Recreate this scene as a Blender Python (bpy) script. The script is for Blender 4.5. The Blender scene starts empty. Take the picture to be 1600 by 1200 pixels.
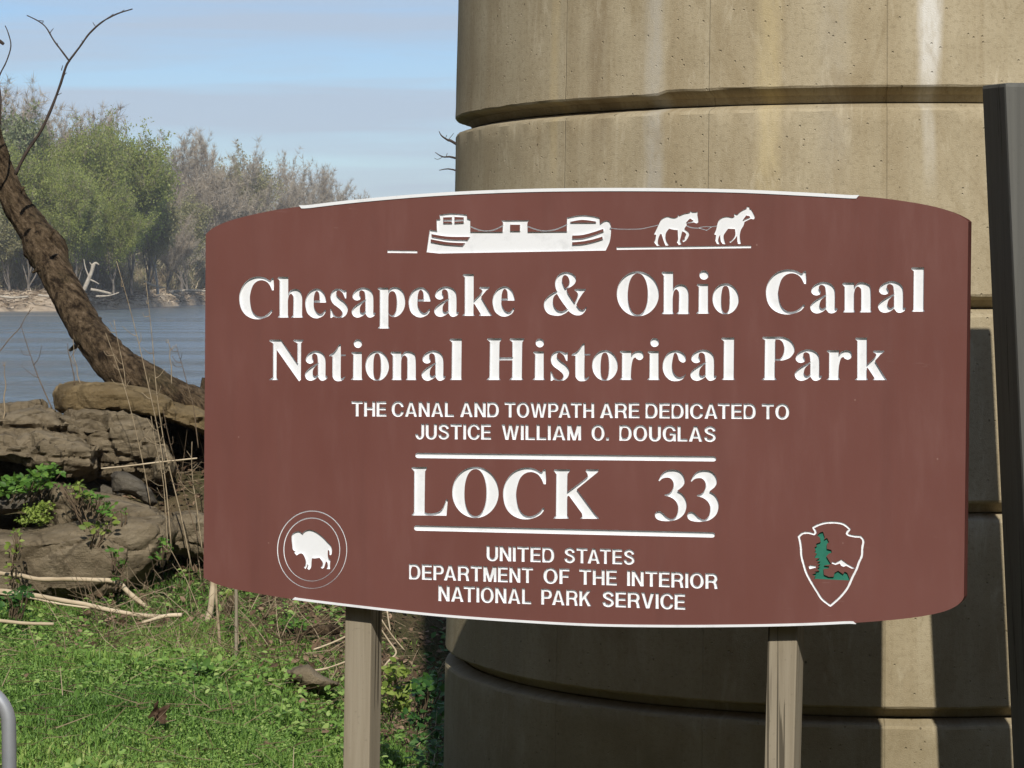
import bpy, bmesh, math, random
import numpy as np
from mathutils import Vector, noise, geometry
R = math.radians
random.seed(7); rng = np.random.default_rng(7)
scene = bpy.context.scene
COL = scene.collection

# ------------------------------------------------------------------ camera, world, sun, exposure
F = 4150.0                      # focal length in photo pixels (photo 1600 px wide)
HOR = 455.0                     # row of the horizon
A = math.atan((600.0 - HOR) / F)
CZ = 2.0                        # camera height above the ground at the sign
cam_d = bpy.data.cameras.new('camera'); cam_d.sensor_width = 36.0
cam_d.lens = 36.0 * F / 1600.0
cam_d.clip_start = 0.1; cam_d.clip_end = 9000
cam = bpy.data.objects.new('camera', cam_d); COL.objects.link(cam)
cam.location = (0, 0, CZ); cam.rotation_euler = (math.pi/2 - A, 0, 0)
scene.camera = cam

SUN_AZ = R(3.6)                 # sun behind the camera, a little to the right
SUN_EL = R(40.0)
sd = Vector((math.sin(SUN_AZ)*math.cos(SUN_EL), -math.cos(SUN_AZ)*math.cos(SUN_EL), math.sin(SUN_EL)))
sun_d = bpy.data.lights.new('sun', 'SUN'); sun_d.energy = 5.0; sun_d.angle = R(0.5); sun_d.color = (1.0, 0.94, 0.84)
sun = bpy.data.objects.new('sun', sun_d); COL.objects.link(sun)
sun.rotation_euler = sd.to_track_quat('Z', 'Y').to_euler(); sun.location = (3, -10, 12)

world = bpy.data.worlds.new('World'); scene.world = world; world.use_nodes = True
wn = world.node_tree.nodes; wl = world.node_tree.links; wn.clear()
w_out = wn.new('ShaderNodeOutputWorld'); w_bg = wn.new('ShaderNodeBackground')
w_sky = wn.new('ShaderNodeTexSky'); w_sky.sky_type = 'NISHITA'; w_sky.sun_disc = False
w_sky.sun_elevation = SUN_EL; w_sky.sun_rotation = math.pi - SUN_AZ
w_sky.altitude = 100; w_sky.air_density = 1.0; w_sky.dust_density = 0.2; w_sky.ozone_density = 2.0
w_tc = wn.new('ShaderNodeTexCoord'); w_map = wn.new('ShaderNodeMapping')
w_map.inputs['Scale'].default_value = (4.2, 1.2, 74.0)
w_map.inputs['Location'].default_value = (2.1, 0.4, 5.2)
w_map.inputs['Rotation'].default_value = (0, R(1.5), 0)
w_no = wn.new('ShaderNodeTexNoise'); w_no.inputs['Scale'].default_value = 1.0
w_no.inputs['Detail'].default_value = 7; w_no.inputs['Roughness'].default_value = 0.5; w_no.inputs['Distortion'].default_value = 0.35
w_rp = wn.new('ShaderNodeValToRGB')
w_rp.color_ramp.elements[0].position = 0.39; w_rp.color_ramp.elements[0].color = (0.0,)*3 + (1,)
w_rp.color_ramp.elements[1].position = 0.61; w_rp.color_ramp.elements[1].color = (0.75,)*3 + (1,)
w_tint = wn.new('ShaderNodeMixRGB'); w_tint.blend_type = 'MULTIPLY'; w_tint.inputs[0].default_value = 1.0
w_tint.inputs[2].default_value = (0.80, 0.92, 1.13, 1)
w_mix = wn.new('ShaderNodeMixRGB'); w_mix.inputs[2].default_value = (5.3, 6.15, 7.45, 1)
wl.new(w_tc.outputs['Generated'], w_map.inputs[0]); wl.new(w_map.outputs[0], w_no.inputs['Vector'])
wl.new(w_no.outputs['Fac'], w_rp.inputs[0]); wl.new(w_rp.outputs[0], w_mix.inputs[0])
wl.new(w_sky.outputs[0], w_tint.inputs[1]); wl.new(w_tint.outputs[0], w_mix.inputs[1])
wl.new(w_mix.outputs[0], w_bg.inputs[0]); wl.new(w_bg.outputs[0], w_out.inputs[0])
w_bg.inputs[1].default_value = 0.10

scene.view_settings.view_transform = 'Standard'; scene.view_settings.look = 'None'
scene.view_settings.exposure = -0.1; scene.view_settings.gamma = 1.0
scene.view_settings.use_curve_mapping = False
scene.render.resolution_x = 1024; scene.render.resolution_y = 768
scene.cycles.max_bounces = 6; scene.cycles.transparent_max_bounces = 6; scene.cycles.volume_bounces = 0

# ------------------------------------------------------------------ helpers
def P(px, py, Y):
    """point of the place seen at photo pixel (px, py), at distance Y in front of the camera"""
    x = (px - 800.0) / F; u = -(py - 600.0) / F
    dy = math.cos(A) + math.sin(A) * u; dz = -math.sin(A) + math.cos(A) * u
    s = Y / dy
    return Vector((x * s, Y, CZ + dz * s))
def G(px, py, z=0.0):
    x = (px - 800.0) / F; u = -(py - 600.0) / F
    dy = math.cos(A) + math.sin(A) * u; dz = -math.sin(A) + math.cos(A) * u
    s = (z - CZ) / dz
    return Vector((x * s, dy * s, z))
def link(o, parent=None):
    COL.objects.link(o)
    if parent is not None: o.parent = parent
    return o
def tag(o, label=None, cat=None, group=None, kind=None):
    if label: o['label'] = label
    if cat: o['category'] = cat
    if group: o['group'] = group
    if kind: o['kind'] = kind
    return o
def empty(name, loc, rz=0.0):
    o = bpy.data.objects.new(name, None); o.location = loc; o.rotation_euler = (0, 0, rz)
    o.empty_display_size = 0.1
    return link(o)
def mesh_obj(name, verts, faces, mat, parent=None, smooth=False, origin=None):
    """verts in world space (or in the parent's frame when origin is None and a parent sits elsewhere)"""
    me = bpy.data.meshes.new(name)
    if origin is not None:
        verts = [(v[0]-origin[0], v[1]-origin[1], v[2]-origin[2]) for v in verts]
    me.from_pydata([tuple(v) for v in verts], [], faces)
    if mat: me.materials.append(mat)
    if smooth: me.polygons.foreach_set('use_smooth', [True]*len(me.polygons))
    me.update()
    o = bpy.data.objects.new(name, me)
    return link(o, parent)
def np_mesh(name, V, T, mat, parent=None, rnd=None, smooth=False):
    me = bpy.data.meshes.new(name)
    V = np.asarray(V, dtype=np.float32); T = np.asarray(T, dtype=np.int32)
    k = T.shape[1]
    me.vertices.add(len(V)); me.vertices.foreach_set('co', V.ravel())
    me.loops.add(T.size); me.loops.foreach_set('vertex_index', T.ravel())
    me.polygons.add(len(T)); me.polygons.foreach_set('loop_start', np.arange(0, T.size, k, dtype=np.int32))
    try: me.polygons.foreach_set('loop_total', np.full(len(T), k, dtype=np.int32))
    except Exception: pass
    if smooth: me.polygons.foreach_set('use_smooth', np.ones(len(T), dtype=bool))
    if rnd is not None:
        at = me.attributes.new('rnd', 'FLOAT', 'POINT'); at.data.foreach_set('value', np.asarray(rnd, dtype=np.float32))
    me.update(calc_edges=True)
    if mat: me.materials.append(mat)
    o = bpy.data.objects.new(name, me)
    return link(o, parent)
def tube_geo(pts, rads, n=8, wob=0.0, seed=0, fs=8.0, cap=True):
    pts = [Vector(p) for p in pts]; V = []; Fc = []
    up = Vector((0.13, 0.97, 0.21)).normalized()
    m = len(pts)
    for i, p in enumerate(pts):
        t = (pts[min(i+1, m-1)] - pts[max(i-1, 0)])
        if t.length < 1e-9: t = Vector((0, 0, 1))
        t.normalize()
        a = t.cross(up)
        if a.length < 0.05: a = t.cross(Vector((1, 0, 0)))
        a.normalize(); b = t.cross(a)
        for k in range(n):
            th = 2*math.pi*k/n
            d = a*math.cos(th) + b*math.sin(th)
            r = rads[i]
            if wob:
                r *= 1 + wob*noise.noise((p + d*rads[i])*fs + Vector((seed*7.3, 0, 0)))
            V.append(p + d*r)
    for i in range(m-1):
        for k in range(n):
            k2 = (k+1) % n
            Fc.append((i*n+k, i*n+k2, (i+1)*n+k2, (i+1)*n+k))
    if cap:
        Fc.append(tuple(range(n))[::-1]); Fc.append(tuple((m-1)*n + k for k in range(n)))
    return V, Fc
def spline(pts, sub=6):
    """Catmull-Rom through points of any dimension"""
    out = []; n = len(pts)
    for i in range(n-1):
        p0 = pts[max(i-1, 0)]; p1 = pts[i]; p2 = pts[i+1]; p3 = pts[min(i+2, n-1)]
        for k in range(sub):
            t = k/sub
            out.append(tuple(0.5*((2*b)+(-a+c)*t+(2*a-5*b+4*c-d)*t*t+(-a+3*b-3*c+d)*t**3) for a, b, c, d in zip(p0, p1, p2, p3)))
    out.append(tuple(pts[-1]))
    return out
def join_geo(parts):
    V = []; Fc = []
    for v, f in parts:
        o = len(V); V += v; Fc += [tuple(i+o for i in q) for q in f]
    return V, Fc

# ------------------------------------------------------------------ materials
def mat_base(name, rough=0.8, spec=0.3):
    m = bpy.data.materials.new(name); m.use_nodes = True
    nt = m.node_tree; b = nt.nodes['Principled BSDF']
    b.inputs['Roughness'].default_value = rough; b.inputs['Specular IOR Level'].default_value = spec
    return m, nt, b
def N(nt, t, **kw):
    n = nt.nodes.new(t)
    for k, v in kw.items():
        if k in n.inputs: n.inputs[k].default_value = v
        else: setattr(n, k, v)
    return n
def mapped(nt, scale=(1, 1, 1), coord='Object', loc=(0, 0, 0)):
    tc = nt.nodes.new('ShaderNodeTexCoord'); mp = nt.nodes.new('ShaderNodeMapping')
    mp.inputs['Scale'].default_value = scale; mp.inputs['Location'].default_value = loc
    nt.links.new(tc.outputs[coord], mp.inputs[0]); return mp.outputs[0]
def tex_noise(nt, vec, scale, detail=5, rough=0.6, dist=0.0):
    n = nt.nodes.new('ShaderNodeTexNoise'); n.inputs['Scale'].default_value = scale
    n.inputs['Detail'].default_value = detail; n.inputs['Roughness'].default_value = rough; n.inputs['Distortion'].default_value = dist
    nt.links.new(vec, n.inputs['Vector']); return n.outputs['Fac']
def ramp(nt, fac, stops):
    r = nt.nodes.new('ShaderNodeValToRGB'); cr = r.color_ramp
    while len(cr.elements) < len(stops): cr.elements.new(0.5)
    for e, (p, c) in zip(cr.elements, stops):
        e.position = p; e.color = (c[0], c[1], c[2], 1) if hasattr(c, '__len__') else (c, c, c, 1)
    nt.links.new(fac, r.inputs[0]); return r.outputs[0]
def mixc(nt, fac, a, b, mode='MIX'):
    m = nt.nodes.new('ShaderNodeMixRGB'); m.blend_type = mode
    for i, v in ((0, fac), (1, a), (2, b)):
        if hasattr(v, 'links') or hasattr(v, 'is_linked'): nt.links.new(v, m.inputs[i])
        elif i == 0: m.inputs[0].default_value = v
        else: m.inputs[i].default_value = (v[0], v[1], v[2], 1) if hasattr(v, '__len__') else (v, v, v, 1)
    return m.outputs[0]
def mathn(nt, op, a, b=None, c=None):
    m = nt.nodes.new('ShaderNodeMath'); m.operation = op
    for i, v in enumerate((a, b, c)):
        if v is None: continue
        if hasattr(v, 'is_linked'): nt.links.new(v, m.inputs[i])
        else: m.inputs[i].default_value = v
    return m.outputs[0]
def bump(nt, b, h, strength=0.5, dist=0.01):
    n = nt.nodes.new('ShaderNodeBump'); n.inputs['Strength'].default_value = strength; n.inputs['Distance'].default_value = dist
    nt.links.new(h, n.inputs['Height']); nt.links.new(n.outputs[0], b.inputs['Normal']); return n
def simple(name, c1, c2, scale=4.0, rough=0.85, detail=6, bs=0.0, bd=0.01, spec=0.25, stretch=(1, 1, 1)):
    m, nt, b = mat_base(name, rough, spec)
    v = mapped(nt, stretch); f = tex_noise(nt, v, scale, detail)
    nt.links.new(ramp(nt, f, [(0.32, c1), (0.68, c2)]), b.inputs['Base Color'])
    if bs: bump(nt, b, f, bs, bd)
    return m
def leaf_mat(name, stops, trans=0.25, rough=0.55):
    m, nt, b = mat_base(name, rough, 0.25)
    at = nt.nodes.new('ShaderNodeAttribute'); at.attribute_name = 'rnd'
    c = ramp(nt, at.outputs['Fac'], stops)
    nt.links.new(c, b.inputs['Base Color'])
    tr = nt.nodes.new('ShaderNodeBsdfTranslucent'); nt.links.new(c, tr.inputs[0])
    mx = nt.nodes.new('ShaderNodeMixShader'); mx.inputs[0].default_value = trans
    out = nt.nodes['Material Output']
    nt.links.new(b.outputs[0], mx.inputs[1]); nt.links.new(tr.outputs[0], mx.inputs[2]); nt.links.new(mx.outputs[0], out.inputs[0])
    return m

# brown sign paint: satin, slightly chalked
M_BROWN, nt, b = mat_base('brown_sign_paint', 0.42, 0.5)
v = mapped(nt); f1 = tex_noise(nt, v, 1.6, 4, 0.6); f2 = tex_noise(nt, mapped(nt, (3, 3, 0.6)), 5, 6, 0.65); f3 = tex_noise(nt, v, 160, 3)
c = ramp(nt, f1, [(0.3, (0.146, 0.056, 0.046)), (0.7, (0.168, 0.068, 0.057))])
c = mixc(nt, ramp(nt, f2, [(0.52, 0.0), (0.75, 0.18)]), c, (0.22, 0.105, 0.090))
sp = nt.nodes.new('ShaderNodeTexVoronoi'); sp.inputs['Scale'].default_value = 9.0; nt.links.new(v, sp.inputs['Vector'])
c = mixc(nt, ramp(nt, sp.outputs['Distance'], [(0.018, 0.75), (0.026, 0.0)]), c, (0.30, 0.18, 0.15))
sc_ = tex_noise(nt, mapped(nt, (5, 5, 60)), 2.0, 3, 0.5, 0.8); sg_ = tex_noise(nt, mapped(nt, (1, 1, 1), 'Object', (4, 0, 2)), 2.3, 3)
c = mixc(nt, mixc(nt, 1.0, ramp(nt, sc_, [(0.70, 0.0), (0.73, 0.7)]), ramp(nt, sg_, [(0.56, 0.0), (0.66, 1.0)]), 'MULTIPLY'), c, (0.27, 0.16, 0.14))
dk_ = tex_noise(nt, mapped(nt, (9, 9, 0.8), 'Object', (1, 0, 0)), 1.0, 5, 0.6)
c = mixc(nt, ramp(nt, dk_, [(0.56, 0.0), (0.8, 0.30)]), c, (0.085, 0.036, 0.030))
nt.links.new(c, b.inputs['Base Color'])
nt.links.new(ramp(nt, f2, [(0.3, 0.36), (0.7, 0.5)]), b.inputs['Roughness'])
bump(nt, b, mixc(nt, 0.5, f2, f3), 0.12, 0.002)
# white letter paint, faint grime
M_WHITE, nt, b = mat_base('white_letter_paint', 0.55, 0.3)
v = mapped(nt); f1 = tex_noise(nt, v, 14, 6, 0.7)
nt.links.new(ramp(nt, f1, [(0.28, (0.66, 0.68, 0.70)), (0.46, (0.78, 0.80, 0.825))]), b.inputs['Base Color'])
M_GREEN, nt, b = mat_base('green_emblem_paint', 0.5, 0.4)
nt.links.new(ramp(nt, tex_noise(nt, mapped(nt), 30, 4), [(0.3, (0.018, 0.15, 0.10)), (0.7, (0.03, 0.19, 0.13))]), b.inputs['Base Color'])
# weathered timber, painted grey-brown
def timber(name, c1, c2, c3, rough=0.8):
    m, nt, b = mat_base(name, rough, 0.2)
    v = mapped(nt, (22, 22, 0.9)); f = tex_noise(nt, v, 1.0, 8, 0.65, 0.6)
    g = tex_noise(nt, mapped(nt, (90, 90, 3)), 1.0, 4, 0.6); h = tex_noise(nt, mapped(nt), 3.0, 4)
    c = ramp(nt, f, [(0.30, c1), (0.52, c2), (0.75, c3)])
    c = mixc(nt, ramp(nt, h, [(0.55, 0.0), (0.8, 0.35)]), c, c1)
    cr = tex_noise(nt, mapped(nt, (46, 46, 0.55), 'Object', (3, 1, 0)), 1.0, 3, 0.5, 0.3); crm = ramp(nt, cr, [(0.655, 0.0), (0.67, 0.85)])
    c = mixc(nt, crm, c, tuple(a*0.28 for a in c1))
    c = mixc(nt, ramp(nt, tex_noise(nt, mapped(nt), 70, 5, 0.7), [(0.6, 0.0), (0.72, 0.4)]), c, tuple(a*0.6 for a in c1))
    nt.links.new(c, b.inputs['Base Color']); bump(nt, b, mixc(nt, crm, mixc(nt, 0.5, f, g), 0.0), 0.5, 0.005)
    return m
M_POST = timber('weathered_post_paint', (0.22, 0.185, 0.13), (0.29, 0.25, 0.185), (0.35, 0.31, 0.235))
M_DARKPOST = timber('dark_grey_post_paint', (0.085, 0.085, 0.078), (0.105, 0.105, 0.096), (0.13, 0.13, 0.118), 0.7)
# concrete of the pier (UV: u = metres round the pier, v = height)
M_CONC, nt, b = mat_base('board_marked_concrete', 0.92, 0.15)
uvn = nt.nodes.new('ShaderNodeUVMap'); uvn.uv_map = 'UVMap'
def uvmap(scale, loc=(0, 0, 0)):
    mp = nt.nodes.new('ShaderNodeMapping'); mp.inputs['Scale'].default_value = scale; mp.inputs['Location'].default_value = loc
    nt.links.new(uvn.outputs[0], mp.inputs[0]); return mp.outputs[0]
v = uvmap((1, 1, 1))
streak = tex_noise(nt, uvmap((7.0, 0.22, 1)), 1.0, 6, 0.62)
streak2 = tex_noise(nt, uvmap((22.0, 0.5, 1), (3, 1, 0)), 1.0, 5, 0.6)
blot = tex_noise(nt, v, 2.2, 6, 0.65); fine = tex_noise(nt, v, 60, 6, 0.75); grain = tex_noise(nt, v, 240, 2, 0.6)
c = ramp(nt, blot, [(0.25, (0.32, 0.268, 0.175)), (0.55, (0.415, 0.357, 0.245)), (0.8, (0.49, 0.43, 0.31))])
c = mixc(nt, ramp(nt, streak, [(0.42, 0.0), (0.66, 0.45)]), c, (0.27, 0.205, 0.115))
c = mixc(nt, ramp(nt, streak2, [(0.58, 0.0), (0.74, 0.28)]), c, (0.52, 0.47, 0.35))
c = mixc(nt, ramp(nt, tex_noise(nt, uvmap((3.4, 0.12, 1), (7, 3, 0)), 1.0, 4, 0.55), [(0.60, 0.0), (0.76, 0.28)]), c, (0.36, 0.345, 0.30))
c = mixc(nt, ramp(nt, fine, [(0.35, 0.35), (0.5, 0.0)]), c, (0.15, 0.12, 0.07))
c = mixc(nt, ramp(nt, grain, [(0.62, 0.0), (0.72, 0.5)]), c, (0.55, 0.50, 0.38))
sx = nt.nodes.new('ShaderNodeSeparateXYZ'); nt.links.new(uvn.outputs[0], sx.inputs[0])
wv = mathn(nt, 'ADD', sx.outputs[0], mathn(nt, 'MULTIPLY', tex_noise(nt, uvmap((2, 1.2, 1)), 1.5, 3), 0.05))
def stripe(u0, w, lo, hi, amt, colr):
    """leached lime running down the face between the heights lo and hi"""
    global c
    d = mathn(nt, 'ABSOLUTE', mathn(nt, 'SUBTRACT', wv, u0))
    side = mathn(nt, 'SMOOTH_MIN', mathn(nt, 'MAXIMUM', mathn(nt, 'MULTIPLY', mathn(nt, 'SUBTRACT', w, d), 1.6 / w), 0.0), 1.0, 0.1)
    vv = sx.outputs[1]
    a = mathn(nt, 'MINIMUM', mathn(nt, 'MAXIMUM', mathn(nt, 'MULTIPLY', mathn(nt, 'SUBTRACT', vv, lo), 5.0), 0.0), 1.0)
    k = mathn(nt, 'MULTIPLY', mathn(nt, 'MULTIPLY', side, a), ramp(nt, tex_noise(nt, uvmap((30, 9, 1)), 1.0, 6, 0.7), [(0.3, 0.35), (0.55, 1.0)]))
    c = mixc(nt, mathn(nt, 'MULTIPLY', k, amt), c, colr)
STREAKS = stripe
stripe(0.02, 0.050, 2.60, 9, 0.95, (0.66, 0.65, 0.61))
stripe(0.02, 0.030, 2.30, 2.62, 0.40, (0.60, 0.58, 0.52))
stripe(-0.52, 0.055, 1.5, 9, 0.42, (0.55, 0.45, 0.24))
stripe(-0.94, 0.045, 1.7, 2.5, 0.45, (0.42, 0.41, 0.38))
stripe(-1.40, 0.030, 2.3, 9, 0.40, (0.50, 0.40, 0.22))
stripe(-1.18, 0.060, 2.4, 9, 0.45, (0.19, 0.14, 0.08))
stripe(-0.30, 0.070, 2.3, 9, 0.25, (0.40, 0.38, 0.33))
irr = tex_noise(nt, uvmap((3.2, 1.1, 1), (9, 4, 0)), 1.3, 9, 0.72, 0.9)
c = mixc(nt, ramp(nt, irr, [(0.50, 0.0), (0.66, 0.5)]), c, (0.24, 0.185, 0.105))
irr2 = tex_noise(nt, uvmap((9, 2.0, 1), (2, 8, 0)), 1.4, 9, 0.75, 0.6)
c = mixc(nt, ramp(nt, irr2, [(0.56, 0.0), (0.68, 0.5)]), c, (0.56, 0.50, 0.37))
# blotchy darkening towards the ground
low = ramp(nt, mathn(nt, 'ADD', mathn(nt, 'MULTIPLY', sx.outputs[1], 0.5), mathn(nt, 'MULTIPLY', blot, 0.4)), [(0.25, 0.6), (0.85, 0.0)])
c = mixc(nt, low, c, (0.17, 0.14, 0.08))
pitc = nt.nodes.new('ShaderNodeTexVoronoi'); pitc.inputs['Scale'].default_value = 11.0; nt.links.new(uvmap((1, 0.9, 1), (4, 2, 0)), pitc.inputs['Vector'])
c = mixc(nt, ramp(nt, pitc.outputs['Distance'], [(0.03, 0.8), (0.06, 0.0)]), c, (0.075, 0.06, 0.035))
nt.links.new(c, b.inputs['Base Color'])
# formwork joints every 0.56 m and small blow-holes
fj = mathn(nt, 'ABSOLUTE', mathn(nt, 'SUBTRACT', mathn(nt, 'FRACT', mathn(nt, 'DIVIDE', mathn(nt, 'ADD', sx.outputs[0], 40.10), 0.61)), 0.5))
fjr = ramp(nt, fj, [(0.0, 0.45), (0.004, 1.0)])
pit = nt.nodes.new('ShaderNodeTexVoronoi'); pit.inputs['Scale'].default_value = 26.0; nt.links.new(v, pit.inputs['Vector'])
pitr = ramp(nt, pit.outputs['Distance'], [(0.05, 0.0), (0.11, 1.0)])
h = mixc(nt, 0.72, mixc(nt, 0.6, fine, grain), mixc(nt, 1.0, fjr, pitr, 'MULTIPLY'))
bump(nt, b, h, 0.75, 0.009)

# ------------------------------------------------------------------ the concrete bridge pier
PX, PY = 1.385, 10.42
GR = [CZ + (HOR-158)/F*8.77 + 0.684*k for k in range(-4, 9)]     # heights of the grooves
def r_at(z): return 1.605 + 0.0205*(2.6 - z)
pier = empty('concrete_pier', (PX, PY, 0))
tag(pier, 'round tan concrete bridge pier with dark horizontal grooves behind the brown sign', 'bridge pier')
def course(z0, z1, k):
    n = 300; prof = []
    zc = lambda z: z
    rA = r_at(z0); rB = r_at(z1)
    prof.append((rA-0.042, z0))
    prof.append((rA-0.006, z0+0.026)); prof.append((rA+0.004, z0-0.034+0.068))
    prof = [(r_at(z1)-0.062, z1-0.002), (r_at(z1)-0.004, z1-0.020), (r_at(z1)+0.001, z1-0.030)]
    m = 12
    for i in range(1, m): 
        z = z1-0.030 + (z0+0.046-(z1-0.030))*i/m; prof.append((r_at(z), z))
    prof += [(r_at(z0)+0.001, z0+0.046), (r_at(z0)-0.003, z0+0.039), (r_at(z0)-0.052, z0+0.027), (r_at(z0)-0.066, z0+0.002)]
    V = []; Fc = []; uv = []
    for i, (r, z) in enumerate(prof):
        for j in range(n+1):
            th = -math.pi + 2*math.pi*j/n
            d = 0.0035*noise.noise(Vector((th*6, z*2.5, k*3.1)))
            edge = 1.0 if i in (1, 2, len(prof)-3, len(prof)-4) else 0.0
            zz = z + edge*0.003*noise.noise(Vector((th*22, k*5.0, i*0.4)))
            d -= edge*0.012*max(0.0, noise.noise(Vector((th*26, k*9.0 + 2, i*0.3)))-0.30)
            step = 0.010 if (k == 4 and th > -0.585 and i in (len(prof)-3, len(prof)-4)) else 0.0
            rr = r + d
            V.append((rr*math.sin(th), -rr*math.cos(th), zz + step)); uv.append((th*1.62, z))
    for i in range(len(prof)-1):
        for j in range(n):
            a = i*(n+1)+j
            Fc.append((a, a+n+1, a+n+2, a+1))
    o = mesh_obj('concrete_course', V, Fc, M_CONC, pier, smooth=True)
    ul = o.data.uv_layers.new(name='UVMap')
    idx = np.empty(len(o.data.loops), dtype=np.int32); o.data.loops.foreach_get('vertex_index', idx)
    ul.data.foreach_set('uv', np.array(uv, dtype=np.float32)[idx].ravel())
    at = o.data
    for p in at.polygons: p.use_smooth = True
    o.data.set_sharp_from_angle(angle=R(25))
    return o
for k in range(len(GR)-1):
    if GR[k+1] > 0: course(GR[k], GR[k+1], k)
top_z = GR[-1]
mesh_obj('pier_cap', [((r_at(top_z)+0.12)*math.sin(a*math.pi/24), -(r_at(top_z)+0.12)*math.cos(a*math.pi/24), zz) for zz in (top_z-0.003, top_z+0.5) for a in range(48)],
         [tuple(range(48)), tuple(range(95, 47, -1))] + [(i, (i+1) % 48, 48+(i+1) % 48, 48+i) for i in range(48)], M_CONC, pier)

# ------------------------------------------------------------------ the sign: plane, glyph tools
YAW = R(20.0)
SO = Vector((0, 8.0, CZ)); SU = Vector((math.cos(YAW), -math.sin(YAW), 0)); SN = Vector((-math.sin(YAW), -math.cos(YAW), 0))
def S(px, py):
    """photo pixel -> coordinates (s, t) on the face of the sign"""
    d = P(px, py, 1.0) - cam.location
    k = (SO - cam.location).dot(SN) / d.dot(SN)
    q = cam.location + d*k - SO
    return (q.dot(SU), q.z)
def dense(pts, n=7):
    """closed outline; points (x, y, 1) are corners, (x, y) are smooth (Catmull-Rom between the corners)"""
    m = len(pts); out = []
    cor = [len(p) > 2 and p[2] for p in pts]
    for i in range(m):
        p1 = pts[i]; p2 = pts[(i+1) % m]
        p0 = pts[i-1] if not cor[i] else p1
        p3 = pts[(i+2) % m] if not cor[(i+1) % m] else p2
        if cor[i] and cor[(i+1) % m]:
            out.append((p1[0], p1[1])); continue
        for k in range(n):
            t = k/n
            out.append(tuple(0.5*((2*b_)+(-a_+c_)*t+(2*a_-5*b_+4*c_-d_)*t*t+(-a_+3*b_-3*c_+d_)*t**3)
                             for a_, b_, c_, d_ in zip(p0[:2], p1[:2], p2[:2], p3[:2])))
    return out
def parse(s):
    out = []
    for w in s.split():
        c = w.endswith('c'); x, y = w.rstrip('c').split(',')
        out.append((float(x), float(y), 1) if c else (float(x), float(y)))
    return out
def ell(cx, cy, rx, ry, n=40, sup=2.0):
    o = []
    for i in range(n):
        a = 2*math.pi*i/n; cc, ss = math.cos(a), math.sin(a)
        o.append((cx + rx*math.copysign(abs(cc)**(2/sup), cc), cy + ry*math.copysign(abs(ss)**(2/sup), ss)))
    return o
def ribbon(path, w, closed=False):
    n = len(path); L = []; Rr = []
    for i in range(n):
        a = path[(i-1) % n] if (closed or i > 0) else path[i]; b_ = path[(i+1) % n] if (closed or i < n-1) else path[i]
        dx, dy = b_[0]-a[0], b_[1]-a[1]; l = math.hypot(dx, dy) or 1
        ww = w[i] if isinstance(w, (list, tuple)) else w
        L.append((path[i][0]-dy/l*ww/2, path[i][1]+dx/l*ww/2)); Rr.append((path[i][0]+dy/l*ww/2, path[i][1]-dx/l*ww/2))
    if closed: return [('+', L), ('-', Rr)] if abs(area(L)) > abs(area(Rr)) else [('+', Rr), ('-', L)]
    return [('+', L + Rr[::-1])]
def area(p):
    return 0.5*sum(p[i][0]*p[(i+1) % len(p)][1]-p[(i+1) % len(p)][0]*p[i][1] for i in range(len(p)))
def pip(x, y, poly):
    r = False; j = len(poly)-1
    for i in range(len(poly)):
        xi, yi = poly[i]; xj, yj = poly[j]
        if (yi > y) != (yj > y) and x < (xj-xi)*(y-yi)/(yj-yi)+xi: r = not r
        j = i
    return r
def inside(x, y, ops):
    s = False
    for op, poly in ops:
        if s == (op == '+'): continue
        if pip(x, y, poly): s = (op == '+')
    return s
def cdt(ops, test=None):
    """triangles of the region made by the operations, and its boundary edges"""
    vs = []; es = []
    for _, poly in ops:
        o = len(vs); n = len(poly)
        vs += [Vector(p) for p in poly]; es += [(o+i, o+(i+1) % n) for i in range(n)]
    r = geometry.delaunay_2d_cdt(vs, es, [], 0, 1e-5, True)
    V2 = [(v.x, v.y) for v in r[0]]; T = []
    for f in r[2]:
        cx = sum(V2[i][0] for i in f)/len(f); cy = sum(V2[i][1] for i in f)/len(f)
        if (test or (lambda x, y: inside(x, y, ops)))(cx, cy): T.append(tuple(f))
    cnt = {}
    for f in T:
        for i in range(len(f)):
            e = (f[i], f[(i+1) % len(f)]); k = (min(e), max(e)); cnt.setdefault(k, []).append(e)
    bd = [v[0] for v in cnt.values() if len(v) == 1]
    return V2, T, bd

# serif alphabet: (units per photo pixel, baseline, x the letter was drawn at, outlines)
GL = {}
def gl(ch, upp, base, srcx, *cont):
    GL[ch] = (upp, base, srcx, [(op, (dense(parse(s)) if isinstance(s, str) else s)) for op, s in cont])
gl('C', 8.42, 722, 400, ('+', "482,200c 488,290 484,362c 462,360c 430,290 385,245 320,228 255,250 205,310 174,420 173,500 195,610 240,680 300,708 360,700 420,660 455,615c 475,630c 430,690 360,726 280,742 190,728 110,680 55,600 32,490 40,390 85,290 150,222 230,187 300,180 370,195 425,228c 445,226 460,200c"))
gl('h', 8.42, 722, 455, ('+', "535,205c 550,188c 676,188c 676,415c 705,368 765,347 822,365 854,420 860,500 858,690c 872,724c 712,724c 742,690c 745,480 735,430 710,410 683,440 672,500c 672,690c 686,724c 538,724c 562,690c 562,240c"))
gl('e', 8.42, 722, 493, ('+', "1180,530c 1010,530c 1018,590 1050,650 1090,678 1130,668 1160,622c 1178,632c 1150,690 1100,725 1045,737 985,720 925,660 900,550 915,460 965,382 1040,346 1100,358 1155,420"), ('-', "1012,503c 1090,503c 1086,430 1075,395 1052,378 1030,400 1016,450"))
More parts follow.
